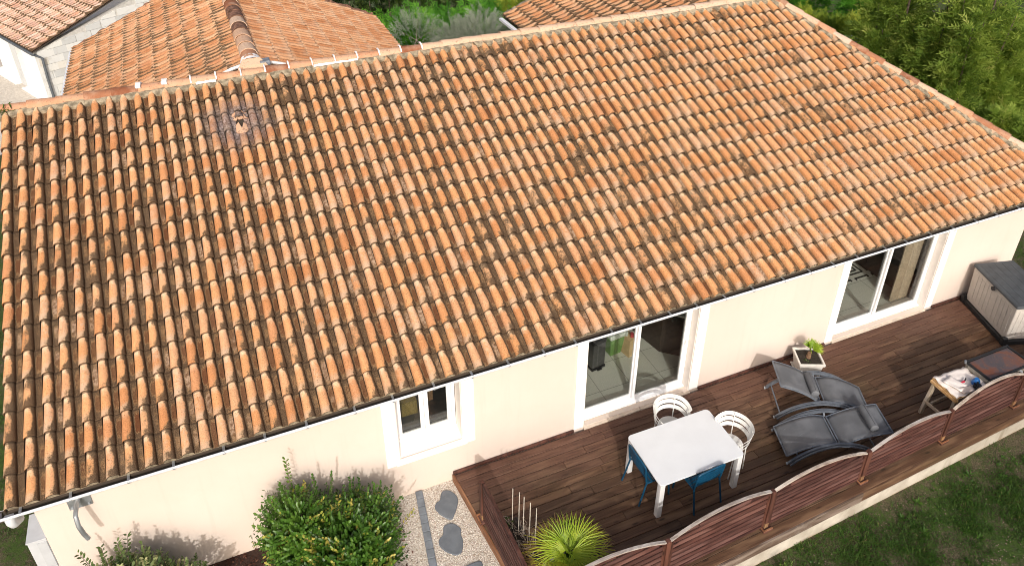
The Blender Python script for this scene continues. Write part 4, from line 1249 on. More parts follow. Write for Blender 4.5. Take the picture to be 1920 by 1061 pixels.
V_, F_ = ovalset(P_, randdir(30) + [0, 0, .8], randdir(30), .04, .03)
npmesh('leaves', V_, F_, M['weed'], t, RNG.random(len(F_)))

# ------------------------------------------------------------------ big palm in pot (front left of deck)
t = thing('large_pot', 'square white pot under the big yellow-green palm near the side fence', 'planter', (6.86, -2.36, 0), R(12))
sqtub(.0, .36, .17, .225, .014, .05, 'pot', M['pot'], t); sqtub(.36, .41, .245, .25, .04, .363, 'rim', M['pot'], t)
MB().box(-.2, .2, -.2, .2, .37, .385).build('soil', M['soil'], t, local=True)
bp = thing('fan_palm', 'yellow-green fan palm with browned outer fronds in the white pot', 'palm', (6.86, -2.36, .34))
MB().tube([(6.86, -2.36, .33), (6.86, -2.35, .45), (6.87, -2.34, .58)], .07, 12, rr=[.08, .075, .06]).build('trunk', M['trunk_palm'], bp, smooth=True)
VV, FF, RR = [], [], []; ST = MB()
random.seed(5)
fans = []   # azimuth, elevation, stalk length, radius, colour
for az, el, pl_, rad, rv in ((95, 62, .34, .40, .24), (30, 50, .36, .42, .36), (150, 48, .32, .38, .34), (215, 45, .30, .38, .56), (285, 52, .30, .36, .46), (340, 42, .34, .42, .40),
                             (60, 28, .36, .44, .22), (120, 22, .36, .40, .62), (185, 25, .34, .38, .66), (250, 24, .30, .36, .70), (312, 22, .34, .42, .44), (10, 20, .36, .44, .58),
                             (85, 6, .36, .40, .90), (138, 2, .38, .38, .94), (165, 5, .36, .36, .92), (28, 2, .38, .40, .80), (350, -2, .38, .38, .93), (230, 0, .32, .34, .88), (270, 78, .30, .34, .22), (208, 62, .15, .30, .40), (245, 50, .14, .30, .48), (302, 55, .14, .31, .34), (335, 60, .15, .31, .30), (180, 80, .26, .36, .30)):
    a = np.array([math.cos(R(az)) * math.cos(R(el)), math.sin(R(az)) * math.cos(R(el)), math.sin(R(el))])
    pl_ = pl_ * 1.15 if rv >= .8 else pl_ * .70
    base = np.array([6.865, -2.345, .56]); tip_ = base + a * pl_
    ST.tube([tuple(base), tuple(base + a * pl_ * .5 + [0, 0, .02]), tuple(tip_)], .007, 6)
    ax_ = a + np.array([0, 0, -.35]); nn_ = np.array([-a[0], -a[1], 1.1]) + np.array([random.uniform(-.45, .45) - .1, random.uniform(-.45, .45) - .15, 0])
    fan(tip_, ax_, nn_, rad * 1.1, 13, 1.0, .0065, .20 if rv < .8 else .35, rv, VV, FF, RR)
for az, el, h_, rad, rv in ((222, -18, .14, .34, .42), (258, -24, .12, .36, .50), (196, -4, .17, .34, .36), (290, -8, .17, .36, .32), (55, 30, .12, .32, .26), (330, 8, .18, .36, .36), (150, 10, .18, .34, .40)):
    a = np.array([math.cos(R(az)) * math.cos(R(el)), math.sin(R(az)) * math.cos(R(el)), math.sin(R(el))])
    tip_ = np.array([6.865, -2.345, .56 + h_]) + a * .05
    ST.tube([(6.865, -2.345, .54), tuple(tip_)], .007, 6)
    fan(tip_, a, (-.28 + random.uniform(-.2, .2), -.48 + random.uniform(-.2, .2), .83), rad, 13, .95, .0068, .14, rv, VV, FF, RR)
npmesh('fronds', np.array(VV), np.array(FF), M['palm'], bp, RR); ST.build('leaf_stalk', M['weed'], bp, smooth=True)
random.seed(9)
# trough with dry climber and stakes
t = thing('plant_trough', 'narrow dark trough with a dried-up climber beside the side fence', 'planter', (6.50, -1.62, 0), R(3))
mb = MB(); sx, sy = .11, .36
mb.box(-sx, sx, -sy, sy, .0, .24); mb.build('trough', M['box_base'], t, local=True, bevel=.012)
MB().box(-sx + .02, sx - .02, -sy + .02, sy - .02, .235, .25).build('soil', M['soil'], t, local=True)
for k in range(26):
    q = Vector((random.uniform(-.1, .1), random.uniform(-.34, .34), .25)); pts = [q]
    for j in range(6): q = q + Vector((random.uniform(-.07, .07), random.uniform(-.08, .08), random.uniform(.0, .11))); pts.append(q)
    MB().tube([tuple(p) for p in pts], .004, 4, rr=[.005, .005, .004, .004, .003, .003, .002]).build('dry_stem', M['twig'], t, local=True)
for k, (sx_, sy_) in enumerate(((6.46, -1.42), (6.52, -1.51), (6.55, -1.60), (6.59, -1.72), (6.63, -1.83))):
    s_ = MB().tube([(sx_ - .01, sy_, .25), (sx_, sy_, 1.1)], .0065, 6).build('garden_stake', M['stake'], None)
    setp(s_, ['thin pale garden stake nearest the wall, beside the side fence', 'thin pale garden stake, second from the wall, in the dry trough', 'thin pale garden stake in the middle of the five in the trough', 'thin pale garden stake, fourth from the wall, beside browned fronds', 'thin pale garden stake farthest from the wall, against the big palm'][k], 'stake', 'five stakes standing in the dry trough')
n = 60; P_ = np.array([6.36, -1.36, .3]) + RNG.normal(size=(n, 3)) * [.04, .05, .06]
V_, F_ = ovalset(P_, randdir(n) + [0, 0, .6], randdir(n), .05, .035); npmesh('leaves', V_, F_, M['dark_leaf'], t, RNG.random(len(F_)))

# ------------------------------------------------------------------ workbench, cloth, tools, griddle
t = thing('workbench', 'small raw-wood trestle bench on the deck behind the fence', 'workbench', (14.25, -2.15, 0), R(-1))
tl = [(13.90, -1.90), (14.60, -1.93), (14.63, -2.42), (13.87, -2.40)]
for i in range(4):
    a0, a1 = i / 4 + .004, (i + 1) / 4 - .004
    L0, L1 = Vector(tl[0]).lerp(Vector(tl[3]), a0), Vector(tl[0]).lerp(Vector(tl[3]), a1); R0, R1 = Vector(tl[1]).lerp(Vector(tl[2]), a0), Vector(tl[1]).lerp(Vector(tl[2]), a1)
    MB().prism([tuple(L1), tuple(R1), tuple(R0), tuple(L0)], .675, .70).build('top_board', M['rawwood'], t, bevel=.003, seg=1)
for (x0, y0, x1, y1_) in ((13.93, -1.96, 13.80, -1.97), (13.93, -2.36, 13.82, -2.44), (14.57, -1.97, 14.68, -1.95), (14.58, -2.37, 14.68, -2.44)):
    MB().bar((x0, y0, .672), (x1, y1_, .0), .075, .05, up=(0, 1, 0)).build('leg', M['greywood'], t, bevel=.004, seg=1)
MB().bar((13.90, -1.90, .645), (13.885, -2.42, .645), .05, .055).build('end_rail', M['rawwood'], t, bevel=.004, seg=1)
MB().bar((14.60, -1.93, .645), (14.62, -2.42, .645), .05, .055).build('end_rail', M['rawwood'], t, bevel=.004, seg=1)
MB().bar((13.82, -1.94, .26), (13.83, -2.46, .26), .03, .05).build('stretcher', M['greywood'], t, bevel=.004, seg=1)
MB().bar((13.86, -2.02, .22), (14.66, -2.0, .22), .03, .05).build('stretcher', M['greywood'], t, bevel=.004, seg=1)
# dust sheet over the bench
rows = []
rr = random.Random(4)
for i in range(13):
    u = i / 12; row_ = []
    for j in range(13):
        v = j / 12
        L_, R_ = Vector(tl[0]).lerp(Vector(tl[3]), v), Vector(tl[1]).lerp(Vector(tl[2]), v); q = L_.lerp(R_, u * .98 + .01)
        e = .008 * math.sin(i * 2.1 + j) + .006 * math.sin(j * 1.9 - i * .7)
        row_.append((q.x + .012 * math.sin(j * 1.3), q.y + .01 * math.sin(i * 1.7), .710 + e + rr.uniform(0, .003)))
    rows.append(row_)
o = MB().grid(rows).build('dust_sheet', M['cloth'], None, smooth=True); setp(o, 'crumpled white dust sheet spread over the raw-wood bench', 'cloth')
md = o.modifiers.new('solid', 'SOLIDIFY'); md.thickness = .004; md.offset = 1
def slab(name, x, y, z, sx, sy, h, rz, mat, label, cat, curl=.0):
    rows = []
    for i in range(7):
        rows.append([(sx * (i / 6 - .5), sy * (j / 6 - .5), curl * math.sin(i * 1.3 + j * .9) + curl * (abs(i - 3) / 3) ** 2) for j in range(7)])
    o = MB().grid(rows).xf(Matrix.Translation((x, y, z)) @ Matrix.Rotation(rz, 4, 'Z')).build(name, mat, None, smooth=True); setp(o, label, cat)
    m_ = o.modifiers.new('solid', 'SOLIDIFY'); m_.thickness = h; return o
slab('work_gloves', 14.10, -2.17, .735, .22, .30, .012, .25, M['cloth'], 'pale folded cloth lying on the dust sheet', 'cloth', .008)
slab('folded_paper', 14.17, -2.34, .738, .25, .12, .01, -.1, M['pinkcloth'], 'pale pinkish folded piece at the front edge of the bench', 'paper', .004)
kn = thing('knife', 'utility knife with red handle and dark tip on the bench', 'knife', (14.26, -2.18, .745))
MB().bar((14.20, -2.20, .752), (14.28, -2.195, .752), .03, .018).build('handle', M['redtool'], kn, bevel=.004); MB().bar((14.281, -2.195, .752), (14.36, -2.155, .752), .022, .014).build('tip', M['black'], kn, bevel=.003)
sd = thing('power_sander', 'blue and black cordless sander at the right of the bench', 'power tool', (14.38, -2.34, .73))
MB().tube([(14.37, -2.36, .722), (14.37, -2.36, .79)], .06, 14).build('pad', M['black'], sd, smooth=True, auto=40)
MB().tube([(14.42, -2.29, .735), (14.42, -2.29, .80), (14.42, -2.29, .84)], .055, 14, rr=[.065, .06, .035]).build('body', M['bluetool'], sd, smooth=True, auto=50)
MB().tube([(14.40, -2.33, .80), (14.33, -2.40, .80), (14.26, -2.42, .755)], .02, 10).build('grip', M['black'], sd, smooth=True)
MB().tube([(14.34, -2.41, .735), (14.34, -2.41, .775)], .035, 12).build('knob', M['alu'], sd, smooth=True, auto=40)
gd = thing('griddle', 'flat outdoor griddle with a rusty steel plate beside the workbench', 'griddle', (15.10, -2.15, 0), R(-2))
MB().box(14.62, 15.58, -2.39, -1.93, .70, .80).build('body', M['plancha'], gd, bevel=.006)
mb = MB(); mb.box(14.60, 15.60, -2.41, -2.38, .80, .835); mb.box(14.60, 15.60, -1.95, -1.92, .80, .85); mb.box(14.60, 14.63, -2.379, -1.951, .80, .835); mb.box(15.57, 15.60, -2.379, -1.951, .80, .84); mb.build('tray_edge', M['box_base'], gd, bevel=.004)
MB().box(14.64, 15.56, -2.37, -1.96, .802, .826).build('hotplate', M['rust'], gd, bevel=.004)
MB().box(14.605, 14.618, -2.36, -1.98, .715, .79).build('grease_drawer', M['plancha'], gd, bevel=.003)
for qx in (14.68, 15.52):
    for qy in (-2.34, -1.98): MB().tube([(qx, qy, 0), (qx, qy, .70)], .018, 8).build('leg', M['box_base'], gd, smooth=True)
for k in range(3): MB().tube([(14.85 + .25 * k, -2.385, .75), (14.85 + .25 * k, -2.425, .75)], .022, 12).build('control_knob', M['alu_cap'], gd, smooth=True, auto=40)
MB().tube([(14.60, -1.93, .80), (14.58, -1.93, .86)], .02, 8).build('hinge', M['zinc'], gd)

# ------------------------------------------------------------------ storage box
sb = thing('storage_box', 'large beige plastic deck box with dark grey lid at the right end of the wall', 'storage box', (17.15, -.82, 0), R(-18.3))
bx0, bx1, by0, by1 = -.37, .40, -.68, .62
MB().box(bx0 - .02, bx1 + .02, by0 - .02, by1 + .02, .0, .10).build('base', M['box_base'], sb, local=True, bevel=.01)
MB().hexa([(bx0 + .03, by0 + .03, .10), (bx1 - .03, by0 + .03, .10), (bx1 - .03, by1 - .03, .10), (bx0 + .03, by1 - .03, .10), (bx0, by0, .88), (bx1, by0, .88), (bx1, by1, .88), (bx0, by1, .88)]).build('body', M['box_beige'], sb, local=True, bevel=.02)
# two recessed grooved fields on the front, one on the end
def groove_field(axis, a0, a1, z0, z1, n):
    for k in range(n):
        w = (a1 - a0) / n; c0, c1 = a0 + w * k + .006, a0 + w * (k + 1) - .006
        off = .006
        f = lambda z: .03 * (1 - (z - .10) / .78)
        if axis == 'x': pts = [(bx0 + f(z0) - off, c0, z0), (bx0 + f(z0) - off, c1, z0), (bx0 + f(z0) + .01, c1, z0), (bx0 + f(z0) + .01, c0, z0), (bx0 + f(z1) - off, c0, z1), (bx0 + f(z1) - off, c1, z1), (bx0 + f(z1) + .01, c1, z1), (bx0 + f(z1) + .01, c0, z1)]
        else: pts = [(c0, by0 + f(z0) - off, z0), (c1, by0 + f(z0) - off, z0), (c1, by0 + f(z0) + .01, z0), (c0, by0 + f(z0) + .01, z0), (c0, by0 + f(z1) - off, z1), (c1, by0 + f(z1) - off, z1), (c1, by0 + f(z1) + .01, z1), (c0, by0 + f(z1) + .01, z1)]
        MB().hexa(pts).build('panel_slat', M['box_beige'], sb, local=True, bevel=.003, seg=1)
groove_field('x', by0 + .09, -.06, .20, .80, 5); groove_field('x', .0, by1 - .09, .20, .80, 5); groove_field('y', bx0 + .08, bx1 - .08, .20, .80, 6)
lid = MB().hexa([(bx0 - .03, by0 - .03, .875), (bx1 + .03, by0 - .03, .875), (bx1 + .03, by1 + .03, .875), (bx0 - .03, by1 + .03, .875), (bx0 - .02, by0 - .02, .935), (bx1 + .02, by0 - .02, .975), (bx1 + .02, by1 + .02, .975), (bx0 - .02, by1 + .02, .935)]).build('lid', M['box_lid'], sb, local=True, bevel=.025, seg=3)
for k in range(5):
    xx = bx0 + .06 + .145 * k; zt = .935 + .04 * ((xx - bx0 + .02) / (bx1 - bx0 + .04))
    MB().hexa([(xx, by0 + .05, zt - .01), (xx + .125, by0 + .05, zt - .005), (xx + .125, by1 - .05, zt - .005), (xx, by1 - .05, zt - .01), (xx, by0 + .05, zt + .004), (xx + .125, by0 + .05, zt + .012), (xx + .125, by1 - .05, zt + .012), (xx, by1 - .05, zt + .004)]).build('lid_panel', M['box_lid'], sb, local=True, bevel=.004)
MB().tube([(bx0 - .045, -.03, .84), (bx0 - .02, -.03, .84)], .045, 12).build('latch', M['box_base'], sb, local=True, smooth=True, auto=40)
for yy in (by0 - .03, by1 - .06): MB().box(bx0 - .035, bx0 + .06, yy, yy + .09, .0, .17).build('foot', M['box_base'], sb, local=True, bevel=.01)

# ------------------------------------------------------------------ things seen through the glass
t = thing('pedal_bin', 'dark steel pedal bin just inside the near glass door', 'bin', (9.22, 1.22, 0), R(8))
MB().box(-.15, .15, -.13, .13, .0, .05).build('base', M['black'], t, local=True, bevel=.01); MB().box(-.14, .14, -.12, .12, .05, .60).build('body', M['steel'], t, local=True, bevel=.02)
MB().box(-.15, .15, -.13, .13, .60, .68).build('lid', M['black'], t, local=True, bevel=.02); MB().box(-.05, .05, -.17, -.13, .01, .03).build('pedal', M['black'], t, local=True)
t = thing('sorting_crate', 'bright green plastic tub standing right of the pedal bin', 'tub', (9.70, 1.42, 0), R(5))
MB().hexa([(-.12, -.12, 0), (.12, -.12, 0), (.12, .12, 0), (-.12, .12, 0), (-.16, -.16, .42), (.16, -.16, .42), (.16, .16, .42), (-.16, .16, .42)]).build('tub', M['green'], t, local=True, bevel=.02); MB().box(-.17, .17, -.17, .17, .42, .52).build('liner', M['clear'], t, local=True, bevel=.03)
t = thing('paper_bag', 'brown paper bag with cans beside the green tub', 'bag', (9.95, 1.28, 0), R(12))
MB().box(-.09, .09, -.13, .13, 0, .40).build('bag', M['kraft'], t, local=True)
for k, (cx, cy) in enumerate(((-.03, .04), (.03, -.05))): MB().tube([(cx, cy, .40), (cx, cy, .48)], .035, 10).build('can', M['redcan'] if k else M['clear'], t, local=True, smooth=True, auto=40)
t = thing('kitchen_cabinet', 'dark low cabinet inside the near glass door, right of the floor tiles', 'cabinet', (10.75, 1.7, 0), R(0))
MB().prism([(10.50, 1.05), (10.9, .7), (11.6, .7), (11.6, 3.0), (10.30, 2.0)], .0, .92).build('carcass', M['darkwood'], t); MB().prism([(10.49, 1.04), (10.9, .69), (11.6, .69), (11.6, 3.0), (10.28, 2.0)], .922, .95).build('worktop', M['interior'], t)
t = setp(MB().prism([(13.4, 1.25), (16.0, 1.25), (16.0, 3.4), (13.4, 3.4)], .002, .014).build('rug', M['rug'], None), 'black and white rug with concentric squares inside the far glass door', 'rug')
t = thing('sideboard', 'dark panelled sideboard inside the far glass door', 'sideboard', (16.7, 1.6, 0))
MB().box(16.0, 17.4, .62, 3.2, .0, .75).build('carcass', M['darkwood'], t, bevel=.01)
for k in range(6): MB().box(15.985, 15.999, .68 + .42 * k, 1.07 + .42 * k, .06, .70).build('door_panel', M['darkwood'], t)
rows = []
for i in range(25):
    rows.append([(15.55 + .018 * i, .42 + .035 * math.sin(i * 1.5), z) for z in (.05, 1.2, 2.2)])
setp(MB().grid(rows).build('curtain', M['curtain'], None, smooth=True), 'beige curtain gathered at the right of the far glass door', 'curtain')
t = thing('house_plant', 'small leafy house plant inside the left pane of the far door', 'plant', (14.35, 1.6, 0))
MB().tube([(14.35, 1.6, .0), (14.35, 1.6, .25)], .12, 14, rr=[.09, .13]).build('pot', M['redtool'], t, smooth=True, auto=40)
n = 40; P_ = np.array([14.35, 1.6, .3]) + RNG.normal(size=(n, 3)) * .05; D_ = randdir(n) + [0, 0, 1.1]; V_, F_ = leafset(P_, D_, randdir(n), .45, .03); npmesh('leaves', V_, F_, M['weed'], t, RNG.random(len(F_)))
t = thing('kitchen_worktop', 'grey worktop with a yellow basket behind the small window', 'worktop', (5.7, .7, 0))
MB().box(4.9, 6.6, .42, 1.0, .80, .84).build('top', M['steel'], t); MB().box(4.9, 6.6, .46, .98, .0, .798).build('base', M['darkwood'], t)
MB().box(5.45, 5.72, .62, .85, .842, 1.12).build('basket', simple('yellow_weave', (.17, .12, .025), .8, var=.4, scale=60), t, bevel=.02)
MB().box(5.95, 6.02, .80, .87, .842, 1.2).build('bottle', M['trunk_palm'], t)

# ------------------------------------------------------------------ gravel, edging and stepping stones
ex0, ex1 = Vector((5.47, -.02)), Vector((5.20, -1.95)); dirv = (ex1 - ex0).normalized(); prp = Vector((-dirv.y, dirv.x))
L_ = (ex1 - ex0).length; s = 0.0; rr = random.Random(3)
while s < L_:
    ln = .145
    a, b = ex0 + dirv * (s + .003), ex0 + dirv * (s + ln - .003)
    jj = rr.uniform(-.004, .004)
    MB().prism([tuple(a - prp * .055), tuple(b - prp * .055), tuple(b + prp * .055), tuple(a + prp * .055)][::-1], -.30, -.105 + jj).build('edging_stone', M['edging'], gp, bevel=.008, seg=2)
    s += ln
STONES = [[(5.838, -0.153), (5.93, -0.203), (5.988, -0.326), (5.967, -0.435), (5.884, -0.568), (5.785, -0.674), (5.714, -0.623), (5.644, -0.518), (5.609, -0.399), (5.652, -0.322), (5.726, -0.289), (5.768, -0.2)], [(5.678, -0.73), (5.776, -0.747), (5.855, -0.871), (5.824, -0.967), (5.817, -1.081), (5.749, -1.223), (5.651, -1.251), (5.537, -1.142), (5.479, -1.013), (5.497, -0.925), (5.581, -0.863), (5.62, -0.761)], [(5.489, -1.734), (5.476, -1.631), (5.541, -1.511), (5.641, -1.464), (5.798, -1.453), (5.942, -1.471), (5.942, -1.558), (5.899, -1.676), (5.823, -1.775), (5.735, -1.785), (5.665, -1.745), (5.569, -1.763)]]
for k, (cx, cy, ang) in enumerate(((5.795, -.40, .0), (5.68, -.97, .5), (5.74, -1.52, 1.4))):
    src = STONES[k]; poly = []
    for q in range(len(src)):   # rounded outline
        p0_, p1_, p2_, p3_ = (Vector(src[(q + m_) % len(src)]) for m_ in (-1, 0, 1, 2))
        for u in (0, .34, .67):
            poly.append(tuple(.5 * ((2 * p1_) + (p2_ - p0_) * u + (2 * p0_ - 5 * p1_ + 4 * p2_ - p3_) * u * u + (3 * p1_ - p0_ - 3 * p2_ + p3_) * u ** 3)))
    if sum(poly[a][0] * poly[(a + 1) % len(poly)][1] - poly[(a + 1) % len(poly)][0] * poly[a][1] for a in range(len(poly))) < 0: poly.reverse()
    MB().prism(poly, -.18, -.122).build('stepping_stone', M['slate'], gp, bevel=.012, seg=2)
n = 5200
P_ = np.stack([RNG.uniform(4.6, 6.25, n), RNG.uniform(-2.3, -.01, n), np.full(n, -.143)], 1)
keep = (P_[:, 0] < 6.0 - .097 * P_[:, 1] + .0) & (P_[:, 0] > 4.75 + .25 * np.sin(P_[:, 1] * 3))
ctr = [(5.795, -.40), (5.68, -.97), (5.74, -1.52)]
for cx, cy in ctr: keep &= (np.hypot(P_[:, 0] - cx, (P_[:, 1] - cy) / 1.1) > .165)
d_ = (P_[:, 0] - 5.47) + (P_[:, 1] + .02) * -(.27 / 1.93) * 1.0
keep &= np.abs(P_[:, 0] - (5.47 + (P_[:, 1] + .02) * (.27 / 1.93))) > .06
P_ = P_[keep]; n = len(P_)
oc = np.array([[1, 0, 0], [0, 1, 0], [-1, 0, 0], [0, -1, 0], [0, 0, .8], [0, 0, -.8]])
sz = RNG.uniform(.006, .013, (n, 1, 1)) * RNG.uniform(.7, 1.3, (n, 1, 3)); ang = RNG.uniform(0, 6.28, n)
c_, s_ = np.cos(ang)[:, None], np.sin(ang)[:, None]
q = oc[None] * sz; V_ = np.stack([q[..., 0] * c_ - q[..., 1] * s_, q[..., 0] * s_ + q[..., 1] * c_, q[..., 2]], -1) + P_[:, None, :] + np.array([0, 0, .003])
of = np.array([[0, 1, 4], [1, 2, 4], [2, 3, 4], [3, 0, 4], [1, 0, 5], [2, 1, 5], [3, 2, 5], [0, 3, 5]])
F_ = (np.arange(n)[:, None, None] * 6 + of[None]).reshape(-1, 3)
o = npmesh('pebbles', V_.reshape(-1, 3), F_, M['pebble'], gp, np.repeat(RNG.random(n), 8)); o['kind'] = 'stuff'
# bark mulch under the bushes
n = 6000; P_ = np.stack([RNG.uniform(.8, 5.1, n), RNG.uniform(-2.6, -.02, n), np.full(n, -.155) + RNG.uniform(0, .02, n)], 1)
V_, F_ = leafset(P_, randdir(n) * [1, 1, .3], np.array([0, 0, 1.0]) + randdir(n) * .5, RNG.uniform(.02, .06, n), RNG.uniform(.012, .03, n))
o = npmesh('bark_mulch', V_, F_, M['mulch'], None, np.repeat(RNG.random(n), 2)); o['kind'] = 'stuff'

# ------------------------------------------------------------------ bushes
def bush(name, label, blobs, nspr, mat, parent_loc, lf=(.045, .026), per=16, slen=(.12, .26), yellow=.1, seed=1, stalks=(), tint=None):
    global RNG
    RNG = np.random.default_rng(seed)
    t = thing(name, label, 'bush', parent_loc)
    Ps, Ds, Rv = [], [], []
    blobs = [(np.array(c), np.array(r), w) for c, r, w in blobs]; W_ = np.array([w for _, _, w in blobs]); W_ = W_ / W_.sum()
    for i in range(nspr):
        c, r, _ = blobs[RNG.choice(len(blobs), p=W_)]
        d = randdir(1)[0]
        rad = RNG.uniform(.45, 1.0) ** .6 * (1.0 if RNG.random() < .8 else RNG.uniform(1.0, 1.16))
        p = c + r * d * rad
        if p[2] < parent_loc[2] + .02: continue
        dirn = nrmz((d / r)[None])[0] * .8 + np.array([0, 0, .75]) + randdir(1)[0] * .35
        Ps.append(p); Ds.append(dirn / np.linalg.norm(dirn)); Rv.append(rad)
    Ps, Ds, Rv = np.array(Ps), np.array(Ds), np.array(Rv)
    n = len(Ps); SL = RNG.uniform(*slen, n)
    shade = RNG.uniform(0, .75, n); yel = RNG.random(n) < yellow
    shade = np.where(yel, RNG.uniform(.88, 1.0, n), shade)
    if tint is not None: shade = np.clip(tint(Ps, shade), 0, 1)
    LP, LD, LU, LR = [], [], [], []
    def spray(P, D, L, sh, per):
        u = (np.arange(per) + .5) / per
        perp = nrmz(np.cross(D[:, None, :], randdir(len(P))[:, None, :]))
        b2 = np.cross(D[:, None, :], perp)
        ang = (np.arange(per) * 1.571 + (np.arange(per) % 2) * 1.5708)[None, :, None] + RNG.uniform(0, 6, (len(P), 1, 1))
        side = perp * np.cos(ang) + b2 * np.sin(ang)
        pos = P[:, None, :] + D[:, None, :] * (L[:, None, None] * (u[None, :, None] - .4)) + side * .004
        dr = nrmz(side + D[:, None, :] * .65 + RNG.normal(size=side.shape) * .22)
        LP.append(pos.reshape(-1, 3)); LD.append(dr.reshape(-1, 3)); LU.append(np.broadcast_to(D[:, None, :], pos.shape).reshape(-1, 3)); LR.append(np.repeat(sh, per) + RNG.uniform(-.08, .08, len(P) * per))
    spray(Ps, Ds, SL, shade, per)
    for (a, b, sh) in stalks:
        a, b = np.array(a), np.array(b); L = np.linalg.norm(b - a); k = max(6, int(L / .017)); d = (b - a) / L
        spray(((a + b) / 2)[None] - d * L * .0, d[None], np.array([L]), np.array([sh]), k)
    LP, LD, LU, LR = map(np.concatenate, (LP, LD, LU, LR)); m = len(LP)
    V_, F_ = ovalset(LP, LD, LU, RNG.uniform(.7, 1.15, m) * lf[0], RNG.uniform(.75, 1.15, m) * lf[1], .06)
    o = npmesh('foliage', V_, F_, mat, t, np.repeat(np.clip(LR, 0, 1), 4)); o['kind'] = 'stuff'
    mb = MB(); rr = random.Random(seed)
    for i in range(0, n, max(1, n // 45)):
        base = Vector((parent_loc[0] + rr.uniform(-.15, .15), parent_loc[1] + rr.uniform(-.12, .12), parent_loc[2])); e = Vector(Ps[i]); mid = base.lerp(e, .55) + Vector((0, 0, .06))
        mb.tube([tuple(base), tuple(mid), tuple(e)], .008, 5, rr=[.014, .009, .004])
    for (a, b, sh) in stalks: mb.tube([a, b], .004, 4)
    mb.build('stems', M['bark'], t, smooth=True)
    return t
def tint1(P, s):
    # paler, variegated growth in the upper left of the bush
    m = (P[:, 0] < 3.75) & (P[:, 2] > .75)
    return np.where(m, np.clip(s * .5 + .42, 0, .87), s)
bush('round_bush', 'large bright green rounded bush against the wall left of the window', [((4.10, -.80, .42), (.80, .62, .62), 3), ((3.62, -.62, .75), (.44, .40, .60), 1.4), ((4.50, -.72, .42), (.48, .45, .52), 1), ((4.25, -1.15, .25), (.62, .5, .5), 1.2)],
     3000, M['bush'], (4.1, -.85, -.15), yellow=.10, seed=41, tint=tint1, per=14, lf=(.052, .031), slen=(.12, .36),
     stalks=[((3.66, -.36, 1.30), (3.67, -.33, 1.77), .8), ((4.15, -.5, 1.0), (4.20, -.5, 1.43), .35), ((4.43, -.40, .70), (4.45, -.37, 1.05), .3), ((3.95, -.45, 1.0), (3.96, -.42, 1.42), .5), ((4.78, -.57, .60), (4.82, -.57, 1.0), .3), ((4.62, -.6, .6), (4.63, -.62, .93), .95), ((5.0, -.9, .45), (5.16, -.93, .86 - .18), .95), ((3.4, -.6, .8), (3.2, -.6, 1.25), .6), ((3.5, -1.0, .3), (3.2, -1.0, .75), .95), ((3.85, -1.0, .75), (3.70, -1.02, 1.05), .97), ((4.0, -1.1, .8), (3.98, -1.12, 1.02), .97)])
bush('variegated_bush', 'grey-green variegated bush in the bottom left corner by the wall', [((1.55, -.62, .62), (.50, .40, .52), 2), ((1.95, -.75, .35), (.55, .45, .50), 1), ((1.25, -.85, .35), (.40, .40, .5), 1)],
     1150, M['varieg'], (1.55, -.65, -.16), yellow=.16, seed=43, per=14, lf=(.060, .036),
     stalks=[((1.56, -.32, .9), (1.63, -.25, 1.25), .3), ((1.25, -.40, .8), (1.13, -.42, 1.38), .4), ((1.35, -.40, .9), (1.36, -.40, 1.36), .3), ((1.52, -.40, .9), (1.55, -.42, 1.38), .5), ((1.78, -.45, .8), (1.80, -.43, 1.20), .5), ((1.98, -.5, .7), (1.97, -.47, 1.06), .15), ((1.05, -.65, .7), (1.0, -.66, 1.15), .5), ((2.15, -.6, .5), (2.22, -.58, .85), .7)])
RNG = np.random.default_rng(77)

# ------------------------------------------------------------------ grass and weeds
def grass(name, polys, n, hmin, hmax, clump=.5, z=-.45):
    P = []
    for (x0, x1, y0, y1_) in polys:
        a = abs((x1 - x0) * (y1_ - y0)); P.append(np.stack([RNG.uniform(x0, x1, int(n * a)), RNG.uniform(y0, y1_, int(n * a))], 1))
    P = np.concatenate(P)
    # patchiness from summed waves
    f = np.sin(P[:, 0] * 2.3 + 1.1 * np.sin(P[:, 1] * 1.7)) + np.sin(P[:, 1] * 3.1 + P[:, 0] * .9 + 1) + .8 * np.sin(P[:, 0] * 6.1 - P[:, 1] * 4.3) + .6 * np.sin(P[:, 0] * 11 + P[:, 1] * 13)
    keep = RNG.random(len(P)) < np.clip(.62 + f * .26, .10, 1)
    edge = P[:, 1] > (-2.93 + .0405 * (P[:, 0] - 9.81)) - .35
    keep &= ~(edge & (P[:, 0] > 6) & (P[:, 1] < 0) & (RNG.random(len(P)) < .55))
    P = P[keep]; f = f[keep]; n = len(P)
    out = (P[:, 0] > 6.1) & (P[:, 1] > -2.93 + .0405 * (P[:, 0] - 9.81)) & (P[:, 1] < .2) & (P[:, 0] < 18)
    P = P[~out]; f = f[~out]; n = len(P)
    P3 = np.concatenate([P, np.full((n, 1), z)], 1)
    D = np.concatenate([RNG.normal(size=(n, 2)) * .75, np.full((n, 1), 1.0)], 1)
    h = RNG.uniform(hmin, hmax, n) * (1 + .3 * np.clip(f, -1, 2))
    V_, F_ = leafset(P3, D, np.cross(D, randdir(n)), h, RNG.uniform(.006, .012, n), .05)
    r = np.clip(.35 + f * .10 + RNG.normal(size=n) * .2, 0, 1)
    o = npmesh(name, V_, F_, M['grass'], None, np.repeat(r, 2)); o['kind'] = 'stuff'; return o
grass('lawn_grass', [(8.2, 17.5, -7.2, -2.5)], 4600, .025, .07)
grass('side_grass', [(-2.6, .72, -2.2, 9.0)], 900, .03, .08)
grass('end_grass', [(18.4, 23.5, -3, 4)], 500, .03, .09)
